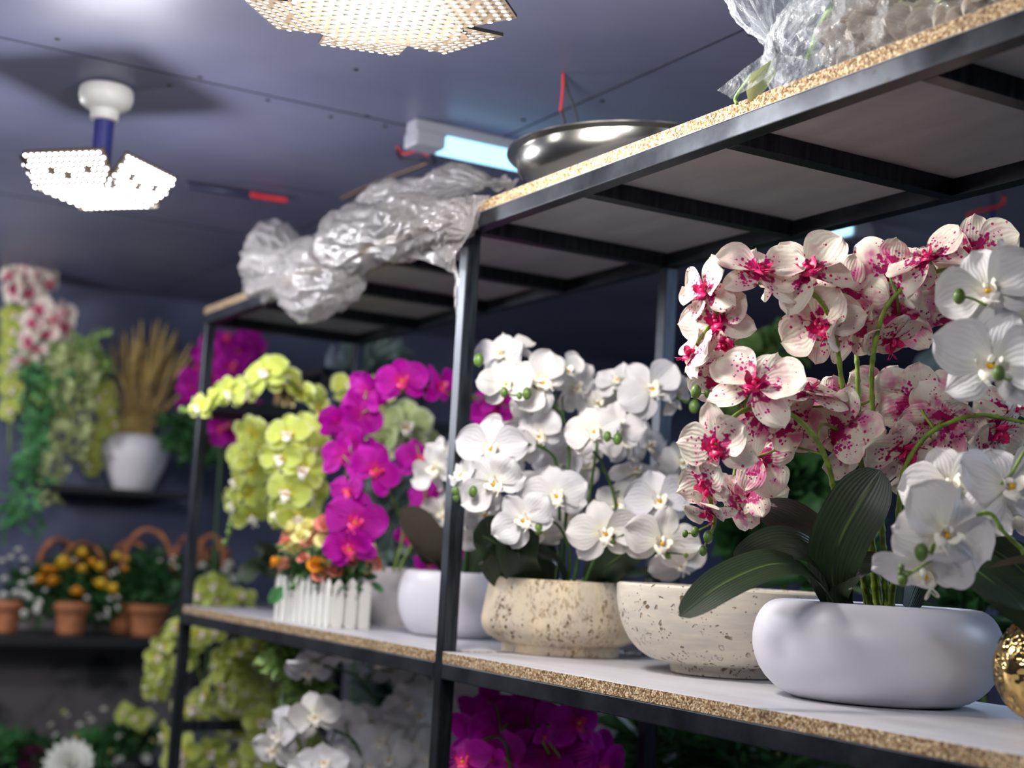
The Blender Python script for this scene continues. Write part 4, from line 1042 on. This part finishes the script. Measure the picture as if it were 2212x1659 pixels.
for (px, py) in ((40, 1188), (52, 1208), (24, 1204), (55, 1234), (4, 1212), (48, 1262), (35, 1280), (52, 1282), (8, 1285), (25, 1305), (52, 1325), (80, 1312), (70, 1255), (10, 1250), (85, 1300), (62, 1290), (78, 1318)): rose(b3, 'rose_w', at(px, py, 4.78), 9*u3)
b4, c4, u4 = basket(440, 1385, 66, 'wicker pot basket with white blossoms seen right behind the far rack post', dx_=-.06)
handle(b4, 372, 448, 1240, 1157, 4.95); handle(b4, 425, 484, 1230, 1156, 4.9); handle(b4, 440, 500, 1235, 1180, 5.0)
mb = M()
for i, (px, py) in enumerate(((420, 1240), (450, 1235), (480, 1240), (430, 1280), (470, 1290))): leafy(mb, at(px, py, 4.95), .06, 60, .035, 120+i, shell=.2)
part('foliage', mb, MT['foil'], b4)
for (px, py) in ((438, 1222), (448, 1246), (495, 1218), (488, 1232), (505, 1250), (428, 1290), (390, 1240), (398, 1300)): rose(b4, 'rose_w', at(px, py, 4.88), 12*u4)
b5, c5, u5 = basket(262, 1370, 60, 'smaller wicker pot standing in shade behind the row of baskets', dx_=-.12)

# hanging plants at far left
def strands(name, label, cat, top, n, ends, mat, lsz, asp, seed, per=26, jit=.03, cats=None, xx=-2.7, sag=.0):
    R_ = random.Random(seed); root = thing(name, label, cat, top)
    for i in range(n):
        ex, ey = ends[i % len(ends)]; e = at(ex+R_.uniform(-14, 14), ey+R_.uniform(-30, 20), x=xx+R_.uniform(-.08, .08))
        s0 = top+Vector((R_.uniform(-.03, .03), R_.uniform(-.06, .06), R_.uniform(-.03, .02)))
        mid = s0.lerp(e, .35)+Vector((R_.uniform(0, .08), R_.uniform(-.04, .04), .06+sag)); sp = spline([s0, mid, s0.lerp(e, .7)+Vector((.02, 0, .0)), e], 8); mb = M()
        mb.tube(sp, .002, 4)
        for k in range(per):
            q = sp[int((k+.5)/per*(len(sp)-1))]+Vector((R_.uniform(-1, 1), R_.uniform(-1, 1), R_.uniform(-1, 1)))*jit*.4
            ax = Vector((R_.uniform(-1, 1), R_.uniform(-1, 1), R_.uniform(-1.3, .3))).normalized(); sd = ax.cross(Vector((R_.uniform(-1, 1), R_.uniform(-1, 1), .3))).normalized()
            oneleaf(mb, q, ax, sd, ax.cross(sd), lsz*R_.uniform(.7, 1.3), asp)
        part('strand', mb, MT[mat], root)
    return root
strands('trailing_plant', 'trailing teal green fern with long strands hanging at the far left', 'hanging plant', at(95, 790, x=-2.72), 13, ((30, 1120), (60, 1000), (50, 1060), (15, 1150), (90, 950), (70, 1150), (60, 900)), 'foil3', .055, .22, 3, 34)
strands('trailing_plant', 'trailing plant with small cream-green round leaves, left of the grass vase', 'hanging plant', at(150, 760, x=-2.70), 13, ((130, 1080), (110, 1000), (160, 980), (140, 900), (190, 940), (170, 1020), (215, 800), (85, 1080)), 'foil4', .028, .75, 4, 40)
strands('trailing_plant', 'bright green leafy spray between the fern and the grass vase', 'hanging plant', at(140, 760, x=-2.72), 7, ((235, 800), (200, 900), (120, 850), (220, 760), (190, 860), (60, 870)), 'foil2', .045, .35, 5, 24)
tp = at(60, 620, x=-2.74)
rootp = thing('flower_spray', 'spray of white and pink spotted blooms at the far upper left', 'flower spray', tp)
mb = M(); mb.tube(spline([at(40, 700, x=-2.85), at(60, 640, x=-2.8), at(60, 600, x=-2.76)], 6), .004, 6); part('stem', mb, MT['stem'], rootp)
for (px, py, az, el) in ((45, 600, 0, 0), (75, 595, 30, 20), (30, 625, -30, 0), (60, 630, 0, -20), (20, 600, -50, 20), (90, 615, 50, 0), (55, 575, 0, 50), (105, 610, 60, 10), (85, 670, 10, 0), (110, 690, 30, -10), (70, 700, -20, 0), (100, 720, 0, 10), (135, 680, 40, 0), (60, 740, -30, -20), (55, 780, 0, -40), (140, 710, 50, 0), (75, 760, 0, -20)):
    flower(rootp, 'spot', at(px, py, x=-2.70), az, el, px*7 % 360, .052)
rootq = thing('flower_spray', 'yellow-green blooms hanging between the trailing leaves and the grass vase', 'flower spray', at(225, 870, x=-2.78))
mb = M(); mb.tube(spline([at(215, 800, x=-2.84), at(235, 880, x=-2.8), at(225, 960, x=-2.78), at(190, 1000, x=-2.76)], 6), .004, 6); part('stem', mb, MT['stem'], rootq)
for (px, py, az, el) in ((225, 850, 30, 0), (235, 890, 20, -10), (245, 920, 30, -20), (200, 940, 0, 0), (190, 980, -20, -10), (195, 1000, 0, -30), (215, 860, 0, 20)): flower(rootq, 'lime', at(px, py, x=-2.78), az, el, px*5 % 360, .05)
rooty = thing('flower_spray', 'tall yellow-green bloom spike against the wall at the left picture edge', 'flower spray', at(25, 700, x=-2.86))
mb = M(); mb.tube(spline([at(20, 980, x=-2.88), at(22, 850, x=-2.87), at(28, 680, x=-2.86)], 6), .004, 6); part('stem', mb, MT['stem'], rooty)
for (px, py) in ((28, 680), (25, 715), (22, 755), (18, 800), (25, 840), (20, 885)): flower(rooty, 'lime', at(px, py, x=-2.84), px*3-60, 0, py % 60, .045)

# flower bowls on the lowest wall shelf
def mound(name, label, px, py, dep, items, fol='foil', n=60, rp=35, lsz=.035, key=1, cat='flower bowl'):
    c = at(px, py, dep); c.z = zl+.001; r_ = thing(name, label, cat, c); u = dep/FPX
    mb = M(); mb.lathe([(rp*u*.6, 0), (rp*u*.9, .04), (rp*u, .07), (rp*u*.95, .072), (.001, .06)], c, 28); part('bowl', mb, MT['black'], r_, origin=c)
    mb = M()
    for k in range(4): leafy(mb, at(px+(k-1.5)*rp*.5, py-12, dep)+Vector((0, 0, .0)), rp*u*.9, n, lsz, key+k, (1, 1, .8), .2)
    mb.tube([c+Vector((0, 0, .05)), at(px, py-10, dep)], .004, 5)
    part('foliage', mb, MT[fol], r_)
    for (qx, qy, k_, rr) in items: rose(r_, k_, at(qx, qy, dep-.05), rr*u)
    return r_
mound('flower_bowl', 'teal-leaved succulents at the lower left picture edge', 10, 1635, 4.7, [], 'foil3', 60, 30, .06, 200)
mound('flower_bowl', 'dark plum flowers in a low bowl at lower left', 75, 1640, 4.7, [(55, 1625, 'rose_v', 14), (75, 1615, 'rose_v', 14), (60, 1648, 'rose_v', 14), (95, 1630, 'rose_v', 14), (80, 1650, 'rose_v', 14), (45, 1650, 'rose_v', 12), (105, 1645, 'rose_v', 12)], 'foil', 40, 34, .05, 210)
dh = mound('flower_bowl', 'single big cream dahlia bloom in a low bowl at lower left', 150, 1665, 4.55, [], 'foil', 30, 34, .04, 220)
mb = M(); c_ = at(152, 1655, 4.45)
for ring, (n_, r0, tz) in enumerate(((16, .075, .25), (14, .062, .5), (11, .048, .8), (8, .034, 1.1), (5, .02, 1.35))):
    for k in range(n_):
        a = 2*PI*k/n_+ring*.3; d = Vector((math.cos(a)*math.cos(tz), math.sin(a)*math.cos(tz), math.sin(tz)))
        sd = Vector((-math.sin(a), math.cos(a), 0)); dm = (-FWD*.8+UP*.6).to_track_quat('Z', 'Y').to_matrix(); oneleaf(mb, c_, dm @ d, dm @ sd, dm @ -d.cross(sd), r0*1.15, .5)
part('dahlia', mb, MT['rose_w'], dh)
mound('flower_bowl', 'vivid emerald leaf tuft with pale budded twigs at lower left', 205, 1630, 4.7, [(138, 1538, 'rose_c', 7), (110, 1565, 'rose_w', 7), (172, 1565, 'rose_w', 8), (198, 1556, 'rose_w', 8), (224, 1532, 'rose_w', 8), (120, 1588, 'rose_w', 8), (164, 1592, 'rose_o', 6), (140, 1602, 'rose_w', 7), (146, 1545, 'rose_w', 6), (190, 1545, 'rose_w', 5)], 'foil3', 60, 28, .05, 230)
mound('flower_bowl', 'green moss ball bowl with pale yellow tulip blooms left of the far post', 290, 1610, 4.7, [(258, 1590, 'rose_w', 8), (240, 1625, 'rose_c', 9), (255, 1642, 'rose_w', 13), (316, 1638, 'rose_w', 13), (330, 1600, 'rose_c', 8)], 'foil', 90, 45, .03, 240)
tu = thing('flower_spray', 'pale yellow blooms rising above the moss bowl, left of the far post', 'flower spray', at(300, 1600, 4.6))
mb = M(); mb.tube([at(300, 1600, 4.6), at(290, 1560, 4.6), at(275, 1535, 4.6)], .003, 5); part('stem', mb, MT['stem'], tu)
for (px, py, a) in ((268, 1540, -20), (312, 1560, 30), (290, 1550, 0), (318, 1552, 40)): flower(tu, 'lime', at(px, py, 4.6), a, 20, px % 90, .035)

# ------------------------------------------------------------------ lower shelf plants
def lowpot(label, px, y, kind_mat, rad=.09, h=.12):
    q = at(px, 1600, y=y); c = Vector((q.x, y, LO)); r_ = thing('potted_orchid', label, 'potted orchid', c)
    mb = M(); mb.lathe(squash_bowl(c, rad, h, rad*.6, rad*.8), c, 40); part('bowl', mb, MT[kind_mat], r_, origin=c); return r_, c, (q-CAM).dot(FWD)
r1, c1_, d1 = lowpot('lime orchid on the lower shelf behind the far post, arching left', 450, .2, 'porc')
st = [stem(r1, [c1_+Vector((0, 0, .1)), at(440, 1500, d1), at(400, 1380, d1-.03), at(360, 1350, d1-.05), at(330, 1420, d1-.05), at(305, 1500, d1-.05)], .003, 'stem', False),
      stem(r1, [c1_+Vector((0, 0, .1)), at(470, 1550, d1), at(430, 1560, d1-.05), at(380, 1600, d1-.08)], .003, 'stem', False)]
flowers(r1, 'lime', d1, .046, '''380 1355 -.06 -20 30 0 .8
352 1395 -.06 -40 0 0 .85
340 1420 -.05 20 10 0 .8
362 1385 0 60 0 0 .8
330 1450 -.05 -30 0 0 .85
345 1465 -.05 20 -10 0 .85
320 1485 -.05 -40 -10 0 .8
335 1500 -.05 10 -30 0 .8
405 1372 0 10 20 0 1.0
430 1370 0 40 30 0 1.0
460 1365 .05 20 0 0 .95
415 1400 .03 160 -30 0 .95
395 1430 .05 160 -40 0 .9
418 1530 -.08 -5 20 0 1.25
395 1625 -.1 -20 10 0 1.1
355 1590 -.05 -60 0 0 1.0
455 1630 -.1 10 30 20 1.1
505 1650 -.1 0 50 0 1.2
390 1650 -.1 10 20 0 1.2
430 1285 .2 -20 20 0 1.1
460 1265 .2 10 20 0 1.0
520 1290 .15 30 60 0 1.05
470 1300 .2 0 60 0 1.0''', st)
r2, c2_, d2 = lowpot('dense olive green orchid ball on the lower shelf beneath the fence planter', 545, .22, 'trav')
st = [stem(r2, [c2_+Vector((0, 0, .1)), at(550, 1600, d2), at(545, 1500, d2)], .004, 'stem', False)]
R_ = random.Random(5)
for i in range(46):
    a = R_.uniform(0, 2*PI); q = R_.random()**.5; px, py = 535+math.cos(a)*q*100, 1500+math.sin(a)*q*95
    flower(r2, 'lime', at(px, py, d2+.02-.08*math.sqrt(1-q*q)), math.cos(a)*q*70, -math.sin(a)*q*60, R_.uniform(0, 360), .046, st)
for (px, py) in ((520, 1410), (550, 1400), (575, 1412), (500, 1425), (590, 1430)): flower(r2, 'lime', at(px, py, d2-.06), 0, 50, px % 50, .048, st)
for (px, py, az, el) in ((565, 1560, 10, 20), (555, 1600, -20, 10), (650, 1600, 20, 10), (670, 1630, 20, 10), (640, 1500, 30, 20), (560, 1645, 0, 20)): flower(r2, 'lime', at(px, py, d2-.1), az, el, px % 70, .05, st)
r3, c3_, d3 = lowpot('white orchid on the lower shelf left of the near post', 800, .2, 'porc', .1)
st = [stem(r3, [c3_+Vector((0, 0, .1)), at(780, 1640, d3-.05), at(720, 1575, d3-.1), at(690, 1560, d3-.1), at(640, 1590, d3-.1)], .0034, 'dstem', False),
      stem(r3, [c3_+Vector((0, 0, .1)), at(815, 1560, d3), at(800, 1500, d3), at(770, 1460, d3), at(700, 1440, d3-.05)], .0034, 'dstem', False),
      stem(r3, [c3_+Vector((0, 0, .1)), at(860, 1580, d3), at(880, 1520, d3), at(900, 1540, d3)], .0034, 'dstem', False)]
flowers(r3, 'white', d3-.06, .048, '''680 1548 -.08 -5 8 20 1.1
605 1590 -.06 -60 5 20 1.1
592 1620 -.06 -30 0 0 1.0
625 1560 -.03 -40 30 0 .9
700 1650 -.1 10 40 0 1.05
665 1655 -.1 -10 50 0 1.0
740 1645 -.05 20 40 0 .9
680 1430 .0 10 -60 0 1.15
665 1450 .03 -20 -40 0 1.0
720 1425 .05 20 -60 30 .9
752 1560 .05 160 0 0 1.1
790 1565 .05 -170 0 0 1.1
820 1600 .02 10 20 0 1.05
850 1580 .04 150 10 0 1.0
880 1520 .03 10 0 20 1.05
905 1545 .03 20 10 0 1.05
920 1500 .05 30 20 0 1.0
840 1640 .0 0 30 0 1.1
800 1655 .0 -10 30 40 1.05
890 1610 .03 20 0 0 1.1
920 1590 .05 30 0 0 1.0
820 1430 .05 20 -70 0 1.1
850 1450 .08 150 -30 0 1.0
760 1600 .05 160 0 0 1.0
930 1640 .03 0 10 0 1.''', st, sm='dstem')
r4, c4_, d4 = lowpot('magenta orchid on the lower shelf right of the near post, under the board', 1130, .22, 'porc2', .1)
st = [stem(r4, [c4_+Vector((0, 0, .1)), at(1130, 1660, d4), at(1150, 1600, d4), at(1180, 1570, d4-.05), at(1230, 1560, d4-.05)], .0034, 'dstem', False), stem(r4, [c4_+Vector((0, 0, .1)), at(1100, 1640, d4), at(1040, 1600, d4-.05), at(1000, 1640, d4-.08)], .0034, 'dstem', False)]
flowers(r4, 'mag', d4, .052, '''1245 1560 -.05 40 20 0 1.0
1175 1590 -.1 20 0 0 .4
1200 1580 .0 10 -40 20 1.3
1120 1570 .05 160 -20 0 1.35
1190 1630 -.02 150 -20 0 1.45
1080 1610 .03 -160 -20 40 1.3
1260 1620 .02 30 -20 0 1.2
1140 1540 .08 0 -60 0 1.2
1230 1660 -.02 160 -10 50 1.3
1000 1645 -.15 -10 30 10 .95
1060 1640 -.1 20 0 0 .5
1040 1570 .08 -20 -20 0 1.1
1060 1520 .1 0 -40 0 1.1
1110 1650 .0 150 0 0 1.3
1290 1660 .0 40 -10 0 1.2''', st)
r4b, c4b, d4b = lowpot('single white orchid bloom right against the near post, below the board', 1010, .33, 'porc2', .07)
st = [stem(r4b, [c4b+Vector((0, 0, .1)), at(1000, 1600, d4b), at(1005, 1530, d4b)], .003, 'dstem', False)]
flower(r4b, 'white', at(1008, 1518, d4b-.12), 15, 25, 20, .05, st)
flower(r4b, 'white', at(985, 1500, d4b-.02), -40, 10, 20, .045, st)
# frosted pale plant beneath and behind
def bush(name, label, cx, cy, dep, rpx, n, mat, lsz, seed, base_z, sq=(1, 1, 1), asp=.5, cat='plant', pot='black', extra=()):
    u = dep/FPX; c = at(cx, cy, dep); b = Vector((c.x, c.y, base_z)); r_ = thing(name, label, cat, b); mb = M()
    leafy(mb, c, rpx*u, n, lsz, seed, sq, .25, asp)
    for (ex, ey, er) in extra: leafy(mb, at(ex, ey, dep), er*u, int(n*(er/rpx)**1.5)+8, lsz, seed+ex, (1, 1, 1), .25, asp)
    part('foliage', mb, MT[mat], r_)
    mb = M(); mb.tube([b+Vector((0, 0, .05)), c], .006, 6); part('stem', mb, MT['dstem'], r_)
    mb = M(); mb.lathe([(.05, 0), (.07, .1), (.066, .1), (.001, .09)], b, 24); part('pot', mb, MT[pot], r_, origin=b)
    return r_
bush('frosted_plant', 'pale frosted foliage on the lower shelf beside the near post', 900, 1490, 3.25, 50, 200, 'foilg', .05, 300, LO, extra=((860, 1530, 40), (830, 1500, 40)))
bush('leafy_plant', 'green leaves with a pink bud beneath the fence planter board', 620, 1415, 3.05, 32, 130, 'foil2', .04, 310, LO, extra=((660, 1480, 25),))
bush('frosted_plant', 'tall pale blue-green foliage standing behind the magenta orchid', 840, 1180, 3.6, 45, 240, 'foilg', .05, 320, ZF, (1, 1, 2.4), extra=((850, 1080, 40), (835, 1280, 40), (850, 1130, 40)))
bush('frosted_plant', 'misty pale foliage far behind the top of the magenta orchid', 810, 790, 4.3, 50, 160, 'foilg', .05, 330, ZF, extra=((790, 760, 30),))
bush('leafy_plant', 'green leafy plant behind the upper blooms of the spotted orchid', 1600, 785, 3.2, 42, 130, 'foil2', .05, 340, ZF, extra=((1690, 750, 20), (1600, 850, 35)), asp=.7)
bush('leafy_plant', 'shadowy leafy plant behind the spotted orchid stems', 1700, 1090, 3.0, 55, 110, 'foil', .07, 350, ZF, extra=((1640, 1160, 50), (1720, 1150, 40), (1690, 1010, 40)), asp=.8)
bush('leafy_plant', 'dark leafy plant behind the white bowl at right', 2130, 1330, 2.8, 90, 120, 'foil', .09, 360, ZF, asp=.3, extra=((1800, 1230, 60), (2200, 960, 60)))
bush('leafy_plant', 'dark strappy plant in shade under the board at lower right', 1600, 1640, 3.0, 120, 130, 'foil', .14, 370, ZF, asp=.16, extra=((1450, 1620, 80), (1760, 1650, 70)))
bush('leafy_plant', 'small dark leafy plant between the lime orchid and the far post', 440, 955, 4.6, 50, 120, 'foil', .05, 380, ZF, extra=((400, 930, 40),))
# wicker fern frond behind
fb = at(1955, 812, 3.9); fr = thing('fern', 'grey-green drooping frond far behind the right-hand blooms', 'fern', fb)
mb = M(); sp = spline([fb, at(2000, 785, 3.9), at(2040, 760, 3.85), at(2085, 748, 3.8)], 8); mb.tube(sp, .003, 4)
for i in range(3, len(sp)):
    for sg in (-1, 1): ax = (UP*sg*.9+(sp[i]-sp[i-1]).normalized()*.5).normalized(); oneleaf(mb, sp[i], ax, (sp[i]-sp[i-1]).normalized(), -FWD, .045, .35)
part('frond', mb, MT['foilg'], fr)
mb = M(); mb.tube([Vector((fb.x, fb.y, ZF)), fb], .006, 6); part('stem', mb, MT['dstem'], fr)
# far magenta orchids behind the far post
fm = thing('potted_orchid', 'deep magenta orchid in the background behind the far rack post', 'potted orchid', Vector((at(500, 900, 4.4).x, at(500, 900, 4.4).y, ZF)))
b_ = WLOC[fm.name]; mb = M(); mb.lathe([(.07, 0), (.1, .2), (.095, .2), (.001, .18)], b_, 32); part('pot', mb, MT['black'], fm, origin=b_)
st = [stem(fm, [b_+Vector((0, 0, .2)), at(470, 1100, 4.4), at(480, 900, 4.4), at(490, 740, 4.4)], .005, 'dstem', False)]
R_ = random.Random(11)
for (px, py) in ((490, 735), (515, 760), (470, 770), (500, 790), (530, 785), (455, 810), (480, 830), (430, 800), (415, 830), (405, 860), (500, 850), (530, 870), (470, 900), (490, 925), (545, 915), (520, 940), (450, 760), (560, 900), (575, 940), (475, 925), (540, 740)):
    flower(fm, 'mag', at(px, py, 4.4+R_.uniform(-.08, .08)), R_.uniform(-40, 40), R_.uniform(-30, 30), R_.uniform(0, 360), .055, st)
# background stand with glass bottles and gold ornaments
bs = at(700, 905, 4.3); sh = M(); zsh = bs.z
mb = M(); mb.box((bs.x-.06, bs.y-.42, zsh-.03), (bs.x+.25, bs.y+.3, zsh)); tag(part('wall_shelf', mb, MT['black'], smooth=False), 'black shelf bar far behind the lime orchid', 'shelf')
zs2 = at(720, 812, 4.3).z
mb = M(); mb.box((bs.x-.05, bs.y-.10, zs2-.02), (bs.x+.2, bs.y+.35, zs2))
for yy in (-.09, .33):
    mb.box((bs.x-.05, bs.y+yy, zsh), (bs.x-.035, bs.y+yy+.015, zs2)); mb.box((bs.x+.185, bs.y+yy, zsh), (bs.x+.2, bs.y+yy+.015, zs2))
tag(part('stand', mb, MT['black'], smooth=False), 'small dark two-tier stand far behind the lime orchid', 'stand')
glass = NT('ornament_glass'); glass_m = glass.end(glass.bsdf(Base_Color=(.8, .9, 1, 1), Roughness=.05, Transmission_Weight=.8, IOR=1.45)); MT['glass'] = glass_m
for (px, py, z, m_, lab) in ((716, 795, zs2, 'glass', 'clear glass bottle, left one on the upper tier of the small dark stand'), (738, 795, zs2, 'glass', 'clear glass bottle, right one on the upper tier of the small dark stand'), (712, 860, zsh, 'glass', 'clear glass bottle on the lower tier of the small dark stand'), (603, 890, zsh, 'gold', 'gold ornament, left of the pair on the far black shelf bar'), (622, 895, zsh, 'gold', 'gold ornament, right of the pair on the far black shelf bar')):
    p = at(px, py, x=bs.x+.08); p.z = z
    lathe_thing('bottle' if m_ == 'glass' else 'ornament', lab, 'bottle' if m_ == 'glass' else 'ornament', p, [(.014, 0), (.018, .003), (.018, .05), (.012, .062), (.008, .068), (.008, .08), (.0001, .08)], MT[m_], 20)

# ------------------------------------------------------------------ lights
def area(name, loc, tgt, size, power, col=(1, 1, 1), sy=None):
    l = bpy.data.lights.new(name, 'AREA'); l.energy = power; l.color = col; l.size = size
    if sy: l.shape = 'RECTANGLE'; l.size_y = sy
    o = bpy.data.objects.new(name, l); COL.objects.link(o); o.location = loc
    o.rotation_euler = (Vector(tgt)-Vector(loc)).to_track_quat('-Z', 'Y').to_euler(); return o
# the shop's other ceiling lamps, behind and beside the photographer, plus added fills
def point(name, loc, power, col, r=.1):
    l = bpy.data.lights.new(name, 'POINT'); l.energy = power; l.color = col; l.shadow_soft_size = r
    o = bpy.data.objects.new(name, l); COL.objects.link(o); o.location = loc; return o
point('unseen_light', (1.45, -1.25, .86), 19, (1, .97, .94), .13)
point('unseen_light', (2.9, -.3, .86), 10, (.9, .94, 1), .13)
point('unseen_light', (-.25, -1.05, .82), 3.5, (1, .98, .97), .12)
point('unseen_light', (-2.0, -1.2, .62), 32, (.96, .97, 1), .12)  # added fill brightening the left wall and its plants, no known lamp
area('unseen_strip', (1.55, 1.6, .95), (1.3, .9, 0), .08, 12, (.55, .74, 1), 1.1)
area('unseen_strip', (-1.2, 2.4, .95), (-1.2, 2.3, 0), .08, 12, (.6, .74, 1), 1.1)  # bluish fill added to lift the dark depth of the room, no known tube
w = bpy.data.worlds.new('world'); SC.world = w; w.use_nodes = True
w.node_tree.nodes['Background'].inputs[0].default_value = (.35, .42, .6, 1); w.node_tree.nodes['Background'].inputs[1].default_value = .15

GR = {'basket': 'wicker flower baskets on the wall shelf', 'shelf board': 'chipboard shelves of the rack', 'shelf': 'black wall shelves', 'flower bowl': 'flower bowls on the lowest wall shelf',
      'hanging plant': 'trailing plants at the far left', 'bottle': 'glass bottles on the small stand', 'ornament': 'gold ornaments on the far shelf bar'}
for o in list(SC.objects):
    if o.parent is None and o.get('category') in GR: o['group'] = GR[o['category']]
    elif o.parent is None and o.get('category') == 'potted orchid':
        if abs(o.location.z) < .01: o['group'] = 'potted orchids on the middle shelf'
        elif abs(o.location.z-LO) < .01: o['group'] = 'potted orchids on the lower shelf'
